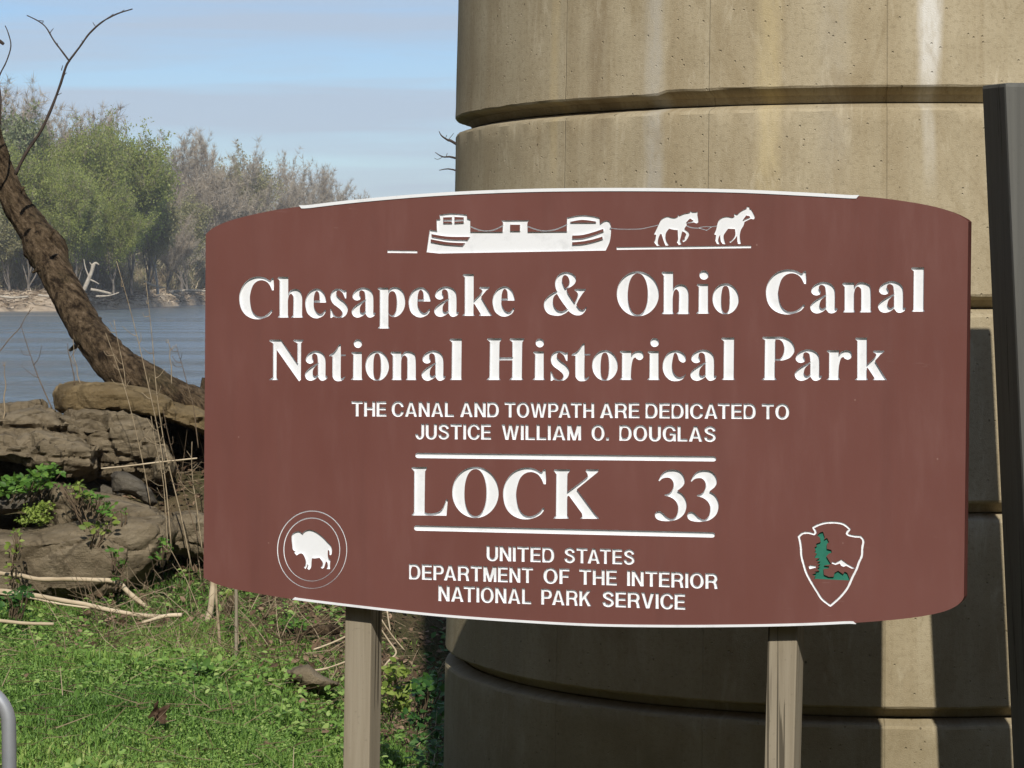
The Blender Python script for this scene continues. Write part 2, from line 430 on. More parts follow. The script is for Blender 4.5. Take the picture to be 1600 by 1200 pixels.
gl('s', 10, 838, 875, ('+', "1240,420c 1190,396 1140,386 1080,396 1030,438 1006,510 1020,580 1062,635 1130,684 1190,738 1205,783 1183,825 1140,838 1090,822 1050,780 1022,708c 1002,706c 1004,852c 1024,850c 1050,832c 1100,848 1150,854 1220,840 1275,790 1297,710 1280,650 1230,590 1165,545 1112,492 1102,450 1125,418 1160,416 1210,458 1248,540c 1268,540c 1273,408c 1256,406c"))
gl('a', 10, 755, 568, ('+', "472,700c 450,740 400,766 350,758 310,705c 260,745 190,768 125,745 95,680 120,620 180,565 250,520 310,488c 305,420 293,365 255,342 225,352 212,385 225,420 238,450 225,485 180,500 135,485 108,440 133,370 190,322 270,298 350,312 410,360 434,440 434,675c 442,700c 460,690c"), ('-', "310,512c 310,672c 270,696 235,680 222,630 240,575 275,538"))
gl('p', 10, 755, 612, ('+', "502,322c 518,304c 668,304c 668,362c 700,318 760,295 832,308 902,380 928,500 915,620 860,712 790,757 720,757 668,715c 668,905c 692,943c 502,943c 536,905c 536,350c"), ('-', "670,430 690,378 735,358 775,388 795,460 800,560 785,670 750,733 705,730 670,690 669,560"))
gl('k', 10, 834, 745, ('+', "430,203c 445,183c 603,183c 603,600c 716,488c 735,440 690,405c 698,383c 852,383c 852,403c 800,440c 718,540c 860,785c 893,836c 685,836c 712,805c 612,645c 600,655c 600,800c 618,836c 420,836c 462,800c 462,235c"))
gl('&', 10, 930, 880, ('+', "578,545c 585,524c 757,524c 750,548c 710,590 650,680 605,772c 650,830 700,850 735,835 755,803c 772,816c 735,885 680,930 610,937 540,912 485,868c 420,912 350,940 260,940 170,912 115,850 97,770 115,700 170,636 240,586 300,557c 277,490 275,410 310,328 370,277 450,259 530,277 585,322 603,380 580,440 530,485 455,522c 470,580 520,660 578,742c 610,680 630,620 620,580"), ('-', "430,516c 400,455 380,385 400,325 435,308 475,335 498,400 490,460 460,500"), ('-', "303,600c 260,635 238,700 250,780 290,842 340,870 400,870 465,835c 400,750 345,670"))
gl('O', 10, 1056, 740, ('+', ell(1028, 693, 364, 400, 56)), ('-', ell(1028, 697, 172, 368, 48, 2.15)))
gl('i', 10, 905, 1098, ('+', "785,458c 800,441c 966,441c 966,868c 986,906c 774,906c 814,868c 818,490c"), ('+', ell(900, 302, 72, 72, 28)))
gl('o', 10, 905, 1133, ('+', ell(1238, 676, 206, 242, 48)), ('-', ell(1236, 688, 66, 214, 40, 2.6)))
gl('n', 5.926, 460, 1340, ('+', "748,203c 756,186c 859,186c 861,228c 890,193 930,182 982,196 1010,240 1013,440c 1020,461c 908,461c 923,440c 923,270 915,236 890,222 866,245 859,280c 858,440c 868,461c 756,461c 770,440c 770,225c"))
gl('l', 5.926, 456, 1433, ('+', "1384,60c 1392,46c 1504,46c 1500,435c 1508,456c 1388,456c 1405,435c 1408,82c"))
gl('N', 10, 832, 447, ('+', "105,222c 120,203c 292,203c 548,575c 548,260c 485,222c 492,203c 647,203c 641,224c 606,258c 602,830c 572,853c 222,360c 218,795c 247,833c 98,833c 165,790c 165,262c"))
gl('t', 10, 836, 525, ('+', "1197,278c 1228,258c 1230,430c 1312,430c 1312,454c 1230,454c 1228,760 1242,806 1270,800 1290,778c 1302,788c 1270,832 1215,855 1150,850 1105,802 1095,730 1095,458c 1045,456c 1048,432c 1110,400 1160,342"))
gl('H', 10, 836, 790, ('+', "10,205c 15,186c 242,186c 242,210c 208,245c 205,484c 414,484c 412,245c 370,210c 375,186c 602,186c 602,210c 572,245c 565,800c 590,837c 365,837c 410,790c 412,528c 203,528c 203,800c 222,837c -2,837c 47,790c 55,245c"))
gl('r', 10, 837, 985, ('+', "180,400c 190,383c 362,383c 362,455c 402,405 470,382 532,398 553,455 535,505 490,526 445,508 425,486 390,510 367,590 358,700c 355,800c 380,837c 176,837c 213,800c 215,428c"))
gl('c', 10, 838, 1055, ('+', "1065,418c 1034,424 1012,500 1000,600 1015,700 1060,770 1120,795 1180,775 1212,743c 1216,758c 1160,830 1080,856 980,846 900,780 857,680 861,560 910,450 980,392 1060,377 1140,397 1203,452 1217,520 1195,560 1150,562 1108,525 1090,465"))
gl('P', 10, 838, 1215, ('+', "112,190c 128,163c 380,163c 470,172 562,222 618,308 618,400 560,482 480,522 400,537 313,532c 312,800c 345,839c 98,839c 150,800c 156,215c"), ('-', "320,205c 380,208 430,243 458,320 455,400 430,470 390,515c 318,507c"))
gl('L', 10, 1052, 670, ('+', "30,318c 38,298c 272,298c 270,322c 242,365c 235,950 248,1005 300,1021 380,1018 470,990 530,920 573,798c 598,810c 577,1057c 30,1053c 70,1005c 72,365c"))
gl('K', 8.89, 847, 900, ('+', "850,182c 862,163c 1076,163c 1073,188c 1040,225c 1036,480c 1290,290 1318,240 1293,190c 1300,163c 1470,163c 1466,196c 1168,440c 1430,795c 1482,850c 1216,848c 1245,818c 1240,775c 1060,528c 1037,540c 1036,800c 1060,847c 843,847c 880,805c 885,230c"))
gl('3', 10, 985, 1075, ('+', "188,360c 235,268 310,203 420,186 520,211 585,288 599,380 565,450 482,517c 560,565 615,650 629,750 595,870 520,945 430,982 330,993 230,986 160,956 132,900 155,850 205,836 255,865 310,920 380,957 430,950 475,900 495,820 490,740 450,670 380,620 288,592c 288,574c 350,560 400,510 425,440 415,370 370,320 310,311 250,326 203,364c"))
def hs(x): return 1 + 0.055*(x-400)/830.0
def place(ch, x0, x1, base, factor=1.0):
    upp, gb, sx_, ops = GL[ch]
    xs = [p[0] for op, q in ops if op == '+' for p in q]; mn, mx = min(xs), max(xs)
    k = hs((x0+x1)/2)/(upp*hs(sx_))*factor
    return [(op, [S(x0+(p[0]-mn)/(mx-mn)*(x1-x0), base+(p[1]-gb)*k) for p in q]) for op, q in ops]
# sans capitals on a unit cap height: strokes joined into one outline
W = 0.205
def poly(*p): return ('+', list(p))
def box(x0, y0, x1, y1): return ('+', [(x0, y0), (x1, y0), (x1, y1), (x0, y1)])
def sub(o): return ('-', o[1])
SA = {
 'T': (.78, [box(0, .83, .78, 1), box(.29, 0, .49, 1)]),
 'H': (.78, [box(0, 0, .2, 1), box(.58, 0, .78, 1), box(0, .42, .78, .6)]),
 'E': (.70, [box(0, 0, .2, 1), box(0, 0, .70, .17), box(0, .83, .69, 1), box(0, .42, .65, .59)]),
 'F': (.64, [box(0, 0, .2, 1), box(0, .83, .64, 1), box(0, .41, .58, .58)]),
 'L': (.64, [box(0, 0, .2, 1), box(0, 0, .64, .17)]),
 'I': (.20, [box(0, 0, .2, 1)]),
 'A': (.88, [poly((0, 0), (.34, 1), (.54, 1), (.88, 0), (.67, 0), (.61, .2), (.27, .2), (.21, 0)), ('-', [(.31, .36), (.57, .36), (.44, .79)])]),
 'N': (.78, [box(0, 0, .2, 1), box(.58, 0, .78, 1), poly((.0, 1), (.21, 1), (.78, 0), (.57, 0))]),
 'M': (.92, [box(0, 0, .19, 1), box(.73, 0, .92, 1), poly((0, 1), (.26, 1), (.55, 0), (.37, 0)), poly((.92, 1), (.66, 1), (.37, 0), (.55, 0))]),
 'D': (.80, [box(0, 0, .45, 1), ('+', ell(.38, .5, .42, .5, 40, 2.3)), ('-', ell(.36, .5, .24, .335, 32, 2.4)), sub(box(.2, .165, .36, .835)), sub(box(-.3, 0, 0, 1)), ]),
 'O': (.90, [('+', ell(.45, .5, .45, .52, 44, 2.1)), ('-', ell(.45, .5, .245, .355, 36, 2.2))]),
 'C': (.84, [('+', ell(.45, .5, .45, .52, 44, 2.1)), ('-', ell(.45, .5, .245, .355, 36, 2.2)), ('-', [(.48, .37), (1.1, .37), (1.1, .64), (.48, .64)]), ('-', [(.84, -.1), (1.1, -.1), (1.1, 1.1), (.84, 1.1)])]),
 'G': (.86, [('+', ell(.45, .5, .45, .52, 44, 2.1)), ('-', ell(.45, .5, .245, .355, 36, 2.2)), ('-', [(.52, .40), (1.1, .40), (1.1, .66), (.52, .66)]), ('-', [(.86, -.1), (1.1, -.1), (1.1, 1.1), (.86, 1.1)]), box(.46, .38, .86, .54), box(.70, 0, .86, .5)]),
 'U': (.78, [box(0, .35, .2, 1), box(.58, .35, .78, 1), ('+', ell(.39, .36, .39, .385, 36, 2.1)), ('-', ell(.39, .37, .19, .22, 28)), ('-', [(.2, .37), (.58, .37), (.58, 1.1), (.2, 1.1)])]),
 'J': (.62, [box(.42, .3, .62, 1), ('+', ell(.31, .32, .31, .345, 32)), ('-', ell(.31, .33, .115, .18, 24)), ('-', [(-.1, .33), (.42, .33), (.42, 1.1), (-.1, 1.1)])]),
 'P': (.74, [box(0, 0, .2, 1), ('+', ell(.44, .69, .30, .31, 30, 2.3)), box(0, .38, .44, 1), ('-', ell(.42, .69, .13, .145, 20)), sub(box(.2, .545, .42, .835))]),
 'R': (.80, [box(0, 0, .2, 1), ('+', ell(.47, .70, .31, .30, 30, 2.3)), box(0, .40, .47, 1), ('-', ell(.45, .70, .135, .135, 20)), sub(box(.2, .565, .45, .835)), poly((.38, .45), (.58, .52), (.72, .40), (.76, .2), (.80, 0), (.59, 0), (.57, .2), (.52, .36), (.40, .40))]),
 'S': (.76, ribbon(spline([(.66, .68), (.61, .82), (.40, .92), (.17, .83), (.14, .69), (.27, .58), (.50, .49), (.65, .38), (.64, .20), (.42, .08), (.17, .14), (.09, .32)], 5), .19)),
 'W': (1.16, [poly((0, 1), (.2, 1), (.34, .25), (.49, 1), (.67, 1), (.82, .25), (.96, 1), (1.16, 1), (.92, 0), (.72, 0), (.58, .70), (.44, 0), (.24, 0))]),
 'V': (.84, [poly((0, 1), (.21, 1), (.42, .25), (.63, 1), (.84, 1), (.53, 0), (.31, 0))]),
 'K': (.82, [box(0, 0, .2, 1), poly((.2, .32), (.2, .58), (.55, 1), (.80, 1), (.47, .61), (.82, 0), (.58, 0), (.33, .46))]),
 '.': (.20, [box(0, 0, .2, .2)]),
}
KERN = {'LA': -.02, 'AT': -.10, 'TA': -.10, 'PA': -.10, 'TO': -.02, 'OW': -.02, 'LL': 0.0, 'AV': -.1, 'RV': -.02}
letters = []
def word(txt, x0, x1, b0, b1, cap):
    """b0, b1: baselines at both ends"""
    adv = []; x = 0.0
    for i, ch in enumerate(txt):
        adv.append(x); x += SA[ch][0] + 0.105 + KERN.get(txt[i:i+2], 0)
    tot = x - 0.105
    k = (x1-x0)/tot
    for ch, a in zip(txt, adv):
        letters.append((ch, [(op, [S(x0+(a+p[0])*k, b0+(b1-b0)*(a+p[0])/tot-p[1]*cap) for p in q]) for op, q in SA[ch][1]]))
for s, f in (("C 373.8 428;h 433.6 473.5;e 476.9 510;s 516 543.6;a 549.5 587;p 590 633;e 638.5 673;a 678.5 717;k 722 769;e 769.5 804.5;& 849.8 917;O 963.7 1029.5;h 1033.5 1077.5;i 1087.5 1108.5;o 1113.3 1154.3;C 1196.7 1260;a 1266 1309;n 1316 1362;a 1372 1415.7;l 1423.7 1444.5", 1.0),):
    for w in s.split(';'):
        ch, a, b_ = w.split(); a = float(a); b_ = float(b_)
        letters.append((ch, place(ch, a, b_, 496-.0092*((a+b_)/2-450), 0.865 if ch == 'O' else 1.0)))
for w in "N 420 474.5;a 476.5 512;t 514.5 540.5;i 548 567;o 571 607.8;n 610.4 650.7;a 658.8 696.4;l 702.4 722;H 760 819;i 832 851.5;s 860.2 889.5;t 893.5 922.4;o 925.2 965.3;r 968 1005.6;i 1011 1031;c 1035.4 1071.8;a 1078.7 1120;l 1127 1148;P 1189.5 1241.7;a 1241.7 1284.5;r 1291.5 1331;k 1335 1386".split(';'):
    ch, a, b_ = w.split(); letters.append((ch, place(ch, float(a), float(b_), 593.6, 0.975 if ch in 'tlki' else 1.0)))
for ch, a, b_, bs, f in (('L', 643, 699.7, 805.2, 1), ('O', 706.5, 779.2, 805.6, 1), ('C', 786, 853.3, 808.6, 1.18), ('K', 864.5, 936.5, 810.3, 1), ('3', 1023.3, 1072.8, 813.5, 1), ('3', 1073.7, 1123, 814.5, 1)):
    letters.append((ch, place(ch, a, b_, bs, f)))
for t in (("THE", 549.5, 603.7, 650.4, 650.8, 23.5), ("CANAL", 612, 709.2, 650.8, 651.3, 23.5), ("AND", 718.9, 779.6, 651.4, 651.8, 23.5), ("TOWPATH", 788.6, 928.4, 652, 652.8, 23.5),
          ("ARE", 937.4, 999.3, 653, 653.3, 24), ("DEDICATED", 1008.7, 1181, 653.4, 654.6, 24), ("TO", 1190.5, 1233.3, 654.8, 655.2, 24),
          ("JUSTICE", 649, 767.3, 686, 686.8, 24), ("WILLIAM", 784, 908, 687, 687.9, 24), ("O.", 924.3, 951.6, 688, 688.2, 24), ("DOUGLAS", 967.8, 1118.5, 688.4, 690.2, 24.2),
          ("UNITED", 760.3, 866, 876, 879, 23.5), ("STATES", 881.8, 991.3, 879.2, 882.2, 23.5),
          ("DEPARTMENT", 639.2, 832.8, 905, 911, 24), ("OF", 849.2, 889.8, 911.4, 912.6, 24), ("THE", 905.2, 964, 913, 914.8, 24), ("INTERIOR", 979.8, 1121.5, 915.2, 920.2, 24),
          ("NATIONAL", 685, 830, 939, 944, 24.5), ("PARK", 845.7, 923.8, 944.4, 947.2, 24.5), ("SERVICE", 941.3, 1070.8, 947.8, 952.6, 24.5)):
    word(*t)
# emblems and ruled lines, in photo pixels through local frames
def frame_ops(x0, y0, upp, ops):
    return [(op, [S(x0+p[0]/upp, y0+p[1]/upp) for p in q]) for op, q in ops]
def pp(s): return dense(parse(s), 5)
marks = []   # (name, material key, ops)
for a, b_, w in (((653, 711.6), (1115, 716.9), 8.2), ((651, 825), (1113, 835.8), 8.2), ((605.5, 393), (652, 393.6), 4), ((963.5, 388.3), (1173.7, 385.6), 4)):
    n = 24; pth = [(a[0]+(b_[0]-a[0])*i/n, a[1]+(b_[1]-a[1])*i/n) for i in range(n+1)]
    ops = ribbon(pth, w)
    if w > 6: ops += [('+', ell(a[0], a[1], w/2, w/2-.05, 16)), ('+', ell(b_[0], b_[1], w/2, w/2-.05, 16))]
    marks.append(('ruled_line', 'w', frame_ops(0, 0, 1, ops)))
marks.append(('canal_boat', 'w', frame_ops(640, 320, 5, [('+', pp("133,370c 148,260 158,195c 213,203c 211,115c 238,112c 235,77c 290,70 340,67 447,77c 450,108c 474,115c 474,211c 726,211c 730,140c 716,122c 937,120c 920,140c 922,211c 1228,208c 1230,101c 1300,86 1360,81 1430,88 1484,101c 1487,150c 1520,127 1550,124 1570,150 1574,210 1562,290 1532,357c 230,380c"))]
   + [('-', pp(s)) for s in ("262,98c 330,96c 330,116c 262,118c", "350,94c 422,97c 422,116c 350,116c", "262,130c 330,130c 330,144c 262,144c", "350,130c 422,128c 422,140c 350,144c",
      "170,228c 300,248 470,250c 452,275c 300,270 174,250c", "165,268c 300,292 432,298c 413,320c 280,310 165,290c", "785,155c 862,155c 862,205c 785,205c",
      "1255,132c 1350,117 1455,130c 1455,139c 1255,139c", "1270,240c 1350,235 1430,215 1512,188c 1515,208c 1430,240 1350,262 1270,265c", "1270,292c 1350,285 1430,270 1505,248c 1508,268c 1430,292 1350,308 1270,313c")]
   + ribbon(spline([(468, 166), (540, 196), (600, 204), (660, 196), (732, 162)], 4), 9) + ribbon(spline([(916, 166), (1000, 196), (1070, 204), (1150, 190), (1234, 153)], 4), 9))))
marks.append(('tow_horses', 'w', frame_ops(1010, 320, 8.89, [('+', pp("178,258 210,202 260,172 300,164 350,178 400,181 438,162c 436,143c 462,152c 520,126 600,108 612,84c 638,102c 690,101c 712,94c 708,130c 718,190 722,243c 695,258c 660,243c 560,262c 560,278c 540,310c 530,335 577,370 595,410 577,455 545,500 510,517c 498,490c 530,478 535,450 553,410 535,385 497,367c 482,430 467,500 492,547c 450,557c 423,520c 440,480 438,420 435,350c 380,345 315,331c 277,380 264,430 272,490 312,564c 268,567c 243,510 210,405c 190,410 165,470 160,530 188,570c 145,570c 108,520c 125,480 135,414c 106,410c 150,320")),
   ('-', pp("550,246c 605,188c 652,216c 640,230c 565,250c")),
   ('+', pp("988,262 1010,212 1060,176 1125,164 1190,176 1223,162c 1216,125c 1262,137c 1320,86 1392,51c 1398,24c 1427,26c 1434,58c 1453,62c 1492,130 1505,178 1487,201c 1450,193c 1362,237c 1347,290 1312,350 1297,430 1313,543c 1273,543c 1262,500c 1262,427c 1222,480 1165,530c 1152,510c 1190,490 1235,420 1230,336c 1135,331c 1092,390 1072,440 1098,548c 1060,543c 1033,500 1025,412c 997,480 1018,548c 980,543c 958,500c 968,418c 942,410c 970,340")),
   ('-', pp("1335,217c 1385,147c 1435,157c 1440,175c"))]
   + ribbon(spline([(550, 285), (610, 312), (670, 322), (745, 322)], 4), 13) + ribbon([(725, 322), (790, 305), (915, 303)], 11) + ribbon([(725, 322), (840, 355), (905, 305), (985, 295)], 11)
   + ribbon(spline([(-510, 320), (-400, 336), (-240, 340), (-80, 334), (60, 306), (180, 278)], 4), 11))))
marks.append(('bison_emblem', 'w', frame_ops(410, 780, 7.5, [('+', pp("343,430 378,388 430,376 467,404c 500,372 550,357 620,378 702,438 762,500 803,545 815,600 807,648 788,652 783,610 770,587c 765,640 775,690 797,708c 792,760 792,818c 753,818c 765,780 758,740 745,727c 735,760 722,800 700,813c 683,800c 705,770 705,735 680,700 670,686c 620,693 580,692c 575,740 570,800 545,828c 526,812c 535,770c 528,762c 520,790 505,818c 486,800c 505,770 508,720 490,670 470,640 440,636 400,658c 373,625c 383,610c 358,590 350,540"))])))
marks.append(('emblem_ring', 'w', frame_ops(410, 780, 7.5, [('+', ell(582, 590, 410, 458, 80)), ('-', ell(583, 592, 401, 449, 80))])))
marks.append(('emblem_ring', 'w', frame_ops(410, 780, 7.5, [('+', ell(578, 588, 332, 374, 72)), ('-', ell(579, 590, 323, 365, 72))])))
arrow = dense(parse("338,228c 400,198 480,178 590,178 662,198 718,245c 690,285 707,305 770,320 830,323c 860,365 850,440 845,520 815,590 790,660 750,740 700,850 640,930 590,980 518,1043c 430,975 380,900 330,820 270,710 240,620 215,520 210,440 200,370 188,323c 230,288 290,283 345,298c 362,275"), 6)
aw = [22 + 6*noise.noise(Vector((i*0.9, 3, 0))) for i in range(len(arrow))]
marks.append(('arrowhead_outline', 'w', frame_ops(1220, 790, 6.67, ribbon(arrow, aw, True))))
marks.append(('mountain_mark', 'w', frame_ops(1220, 790, 6.67, [('+', pp("533,585c 570,596c 632,560c 692,605c 776,656c 740,657c 682,627c 655,637c 630,627c 615,602c 570,617c 533,605c")), ('+', pp("290,635c 308,620c 366,630c 366,646c 300,662c"))])))
marks.append(('pine_mark', 'g', frame_ops(1220, 790, 6.67, [('+', pp("440,272c 410,278c 378,310c 408,335c 413,380c 366,398c 373,425c 350,435c 363,470c 350,485c 373,500c 348,545c 400,548c 362,575c 408,580c 373,600c 408,610c 383,630c 403,642c 378,655c 400,680c 348,690c 368,705c 323,718c 360,737c 343,762c 718,780c 712,745c 692,700c 665,688c 650,715c 598,678c 560,700c 550,742c 500,742c 450,720c 445,660c 500,655c 502,630c 450,625c 525,610c 475,528c 500,500c 532,492c 528,462c 480,450c 480,400c 504,382c 482,336c 450,355c 458,325c"))])))

# ------------------------------------------------------------------ the sign board
sign = empty('park_sign', (SO.x, SO.y, 0), 0)
tag(sign, 'brown timber park sign with engraved white lettering on two grey posts', 'sign')
OUT = dense([S(x, y) + ((1,) if c_ else ()) for x, y, c_ in (
    (321.5, 366, 1), (335, 355, 0), (365, 343, 0), (415, 331, 0), (467, 323, 0), (560, 312, 0), (680, 302, 0), (800, 296.5, 0), (905, 294.5, 0), (1030, 294.5, 0),
    (1150, 296.5, 0), (1250, 301, 0), (1343, 306.5, 0), (1400, 312.5, 0), (1450, 321, 0), (1485, 331, 0), (1505, 340, 0), (1513, 346, 1),
    (1506, 933, 1), (1502, 940, 0), (1492, 948, 0), (1473, 956, 0), (1440, 963, 0), (1400, 968, 0), (1338, 973, 0), (1250, 977, 0), (1150, 979, 0), (1040, 979.5, 0),
    (920, 977.5, 0), (800, 971, 0), (680, 962, 0), (570, 950, 0), (457, 936, 0), (390, 925, 0), (345, 915, 0), (318, 903, 1))], 6)
TH = 0.052; DP = 0.0085
def W3(st, d=0.0):
    q = SO + SU*st[0] - SN*d; return (q.x-SO.x, q.y-SO.y, q.z + st[1])
for i in range(len(marks)): pass
regions = [(ch, M_WHITE, 'letter', ops) for ch, ops in letters] + [(n_, M_WHITE if k_ == 'w' else M_GREEN, n_, ops) for n_, k_, ops in marks]
bounds = []; tests = []
for ch, m_, nm, ops in regions:
    V2, T, bd = cdt(ops)
    bounds.append((V2, bd))
    xs = [p[0] for p in V2]; ys = [p[1] for p in V2]
    tests.append((min(xs), min(ys), max(xs), max(ys), ops))
    n = len(V2)
    dp_ = {'letter': 0.0075, 'canal_boat': 0.005, 'tow_horses': 0.003, 'bison_emblem': 0.006, 'emblem_ring': 0.0030, 'arrowhead_outline': 0.0028, 'mountain_mark': 0.003, 'pine_mark': 0.006, 'ruled_line': 0.006 if max(p[1] for p in V2) < 0 else 0.003}[nm]
    if nm == 'letter' and ch.isupper() and (max(p[1] for p in V2)-min(p[1] for p in V2)) < 0.06: dp_ = 0.0055
    V = [W3(p, dp_) for p in V2] + [W3(p, 0.0) for p in V2]
    Fc = [tuple(f) for f in T] + [(a, b_, b_+n, a+n) for a, b_ in bd]
    o = mesh_obj(nm, V, Fc, m_, sign)
    if nm == 'canal_boat': o['label'] = 'engraved white canal boat silhouette along the top of the sign'
    if nm == 'tow_horses': o['label'] = 'engraved white pair of horses towing the canal boat'
def panel_test(x, y):
    if not pip(x, y, OUT): return False
    for x0, y0, x1, y1, ops in tests:
        if x0 <= x <= x1 and y0 <= y <= y1 and inside(x, y, ops): return False
    return True
vs = [Vector(p) for p in OUT]; es = [(i, (i+1) % len(OUT)) for i in range(len(OUT))]
for V2, bd in bounds:
    mp_ = {}
    for e in bd:
        for i in e:
            if i not in mp_: mp_[i] = len(vs); vs.append(Vector(V2[i]))
        es.append((mp_[e[0]], mp_[e[1]]))
r_ = geometry.delaunay_2d_cdt(vs, es, [], 0, 1e-6, False)
PV = [(v_.x, v_.y) for v_ in r_[0]]
PT = [tuple(f) for f in r_[2] if panel_test(sum(PV[i][0] for i in f)/3, sum(PV[i][1] for i in f)/3)]
mesh_obj('face_panel', [W3(p) for p in PV], PT, M_BROWN, sign)
n = len(OUT)
M_BEDGE = simple('board_edge_paint', (0.095, 0.028, 0.022), (0.125, 0.040, 0.031), 6, 0.6, 5, 0.2, 0.003)
mesh_obj('board_body', [W3(p, 0.0) for p in OUT] + [W3(p, TH) for p in OUT], [(i, (i+1) % n, n+(i+1) % n, n+i) for i in range(n)] + [tuple(range(2*n-1, n-1, -1))], M_BEDGE, sign)
# white edge strips along the top and the bottom arch
def edge_strip(x0, x1, top, w):
    pts = [p for p in OUT]
    sel = []
    for i, p in enumerate(pts):
        q = cam.location; 
        sel.append(p)
    s0 = S(x0, 300 if top else 950)[0]; s1 = S(x1, 300 if top else 970)[0]
    mid = 0.0
    ln = sorted([p for p in pts if s0 <= p[0] <= s1 and ((p[1] > -0.2) if top else (p[1] < -0.2))])
    def at(s):
        for a, b_ in zip(ln, ln[1:]):
            if a[0] <= s <= b_[0]: return a[1] + (b_[1]-a[1])*(s-a[0])/(b_[0]-a[0]+1e-9)
        return ln[0][1] if s < ln[0][0] else ln[-1][1]
    n_ = 90; V = []
    sg = 1 if top else -1
    for i in range(n_+1):
        s = s0+(s1-s0)*i/n_; t = at(s)
        cut = 0.012*(1-i/2) if i < 2 else (0.012*(1-(n_-i)/2) if i > n_-2 else 0)
        for (dt, d) in ((sg*0.0012, 0.001), (sg*0.0012, -0.0022), (-sg*w, -0.0022), (-sg*w, 0.001)):
            ss = s
            if abs(dt) > 0.002: ss = s + (0.009 if i == 0 else (-0.009 if i == n_ else 0))
            V.append(W3((ss, t+dt), d))
    Fc = []
    for i in range(n_):
        for k in range(4):
            Fc.append((i*4+k, i*4+(k+1) % 4, (i+1)*4+(k+1) % 4, (i+1)*4+k))
    Fc += [(0, 1, 2, 3), (n_*4+3, n_*4+2, n_*4+1, n_*4)]
    return mesh_obj('edge_strip', V, Fc, M_WHITE, sign)
edge_strip(467, 1343, True, 0.0085)
edge_strip(457, 1338, False, 0.0060)
def box_mesh(name, corners_fn, mat, parent, bev=0.0):
    """corners_fn(i, j, k) -> point for i, j, k in 0/1; bevelled"""
    bm = bmesh.new(); vv = {}
    for i in (0, 1):
        for j in (0, 1):
            for k in (0, 1): vv[i, j, k] = bm.verts.new(corners_fn(i, j, k))
    for q in (((0,0,0),(0,1,0),(1,1,0),(1,0,0)), ((0,0,1),(1,0,1),(1,1,1),(0,1,1)), ((0,0,0),(1,0,0),(1,0,1),(0,0,1)), ((0,1,0),(0,1,1),(1,1,1),(1,1,0)), ((0,0,0),(0,0,1),(0,1,1),(0,1,0)), ((1,0,0),(1,1,0),(1,1,1),(1,0,1))):
        bm.faces.new([vv[c_] for c_ in q])
    if bev: bmesh.ops.bevel(bm, geom=list(bm.edges), offset=bev, segments=2, profile=0.6, affect='EDGES')
    bmesh.ops.recalc_face_normals(bm, faces=bm.faces)
    me = bpy.data.meshes.new(name); bm.to_mesh(me); bm.free(); me.materials.append(mat)
    return link(bpy.data.objects.new(name, me), parent)
for xt, xb in ((538.5, 535.5), (1199.5, 1194.0)):
    def plane_s(px, py, d):
        dd = P(px, py, 1.0) - cam.location
        k = ((SO - SN*d) - cam.location).dot(SN) / dd.dot(SN)
        q = cam.location + dd*k - SO; return q.dot(SU)
    s0 = plane_s(xt, 980, TH); s1 = plane_s(xb, 1200, TH)
    z0_ = S(xt, 980)[1]; z1_ = S(xb, 1200)[1]
    sl = (s1-s0)/(z1_-z0_)
    w = 0.089
    def cf(i, j, k):
        zt = (-CZ-0.3) if k == 0 else (0.10)
        sx_ = s0 + sl*(zt-z0_) + (w if i else 0)
        q = SO + SU*sx_ - SN*(TH+0.002 + (0.089 if j else 0)); return (q.x-SO.x, q.y-SO.y, zt+CZ)
    box_mesh('post', cf, M_POST, sign, 0.0045)
# ------------------------------------------------------------------ dark timber post at the right edge
dp = empty('timber_post', (1.55, 7.83, 0))
tag(dp, 'thick dark grey square timber post leaning at the right edge of the photo', 'post')
_pl0 = P(1533.5, 140, 7.92); _pl1 = P(1582, 1200, 7.92)
_w = 0.25; _y = R(5.4)
def _cf(i, j, k):
    z = (2.612 if j else 2.600) if k else -0.3
    t = (z-_pl0.z)/(_pl1.z-_pl0.z)
    xb = _pl0.x + (_pl1.x-_pl0.x)*t
    u_ = Vector((math.cos(_y), math.sin(_y), 0)); n_ = Vector((math.sin(_y), -math.cos(_y), 0))
    q = Vector((xb, 7.92, z)) + u_*(_w if i else 0) + n_*(_w if not j else 0)
    if k: q.z += 0.0
    return (q.x-1.55, q.y-7.83, q.z)
box_mesh('post_shaft', _cf, M_DARKPOST, dp, 0.012)

# ------------------------------------------------------------------ ground, river, far bank, hill
def mound(x, y):
    """height of the near bank"""
    sg = lambda t: 1/(1+math.exp(max(-40.0, min(40.0, t))))
    e = sg(-(y - 17.75 - 0.10*max(-8, min(8, x)))/0.36)            # rise into the boulder bank
    f = sg(-(y - 21.0)/0.7)
    side = sg((x+0.2)/0.5)                        # the bank rises left of the sign only
    h = e*(0.30+0.65*side)
    h = h*(1-f) + f*(-1.9)
    h -= 0.78*sg(-(x+0.72)/0.22)*sg(-(y-10.3)/0.4)*sg((y-19)/0.4)
    h += 0.05*noise.noise(Vector((x*0.7, y*0.7, 0))) + 0.02*noise.noise(Vector((x*2.6, y*2.6, 4)))
    return h
def axis(stops):
    out = []
    for a, b_, st in stops:
        n = max(1, int(round((b_-a)/st))); out += [a+(b_-a)*i/n for i in range(n)]
    out.append(stops[-1][1]); return out
xs = axis([(-4000, -400, 400), (-400, -40, 40), (-40, -6, 4), (-6, 4, 0.12), (4, 40, 4), (40, 400, 40), (400, 4000, 400)])
ys = axis([(-300, -20, 40), (-20, 8, 2), (8, 22, 0.12), (22, 40, 3), (40, 400, 40), (400, 6000, 400)])
V = []; 
for y in ys:
    for x in xs:
        z = mound(x, y) if y < 25 else -1.9 - min(1.0, (y-25)*0.02)
        V.append((x, y, z))
nx = len(xs)
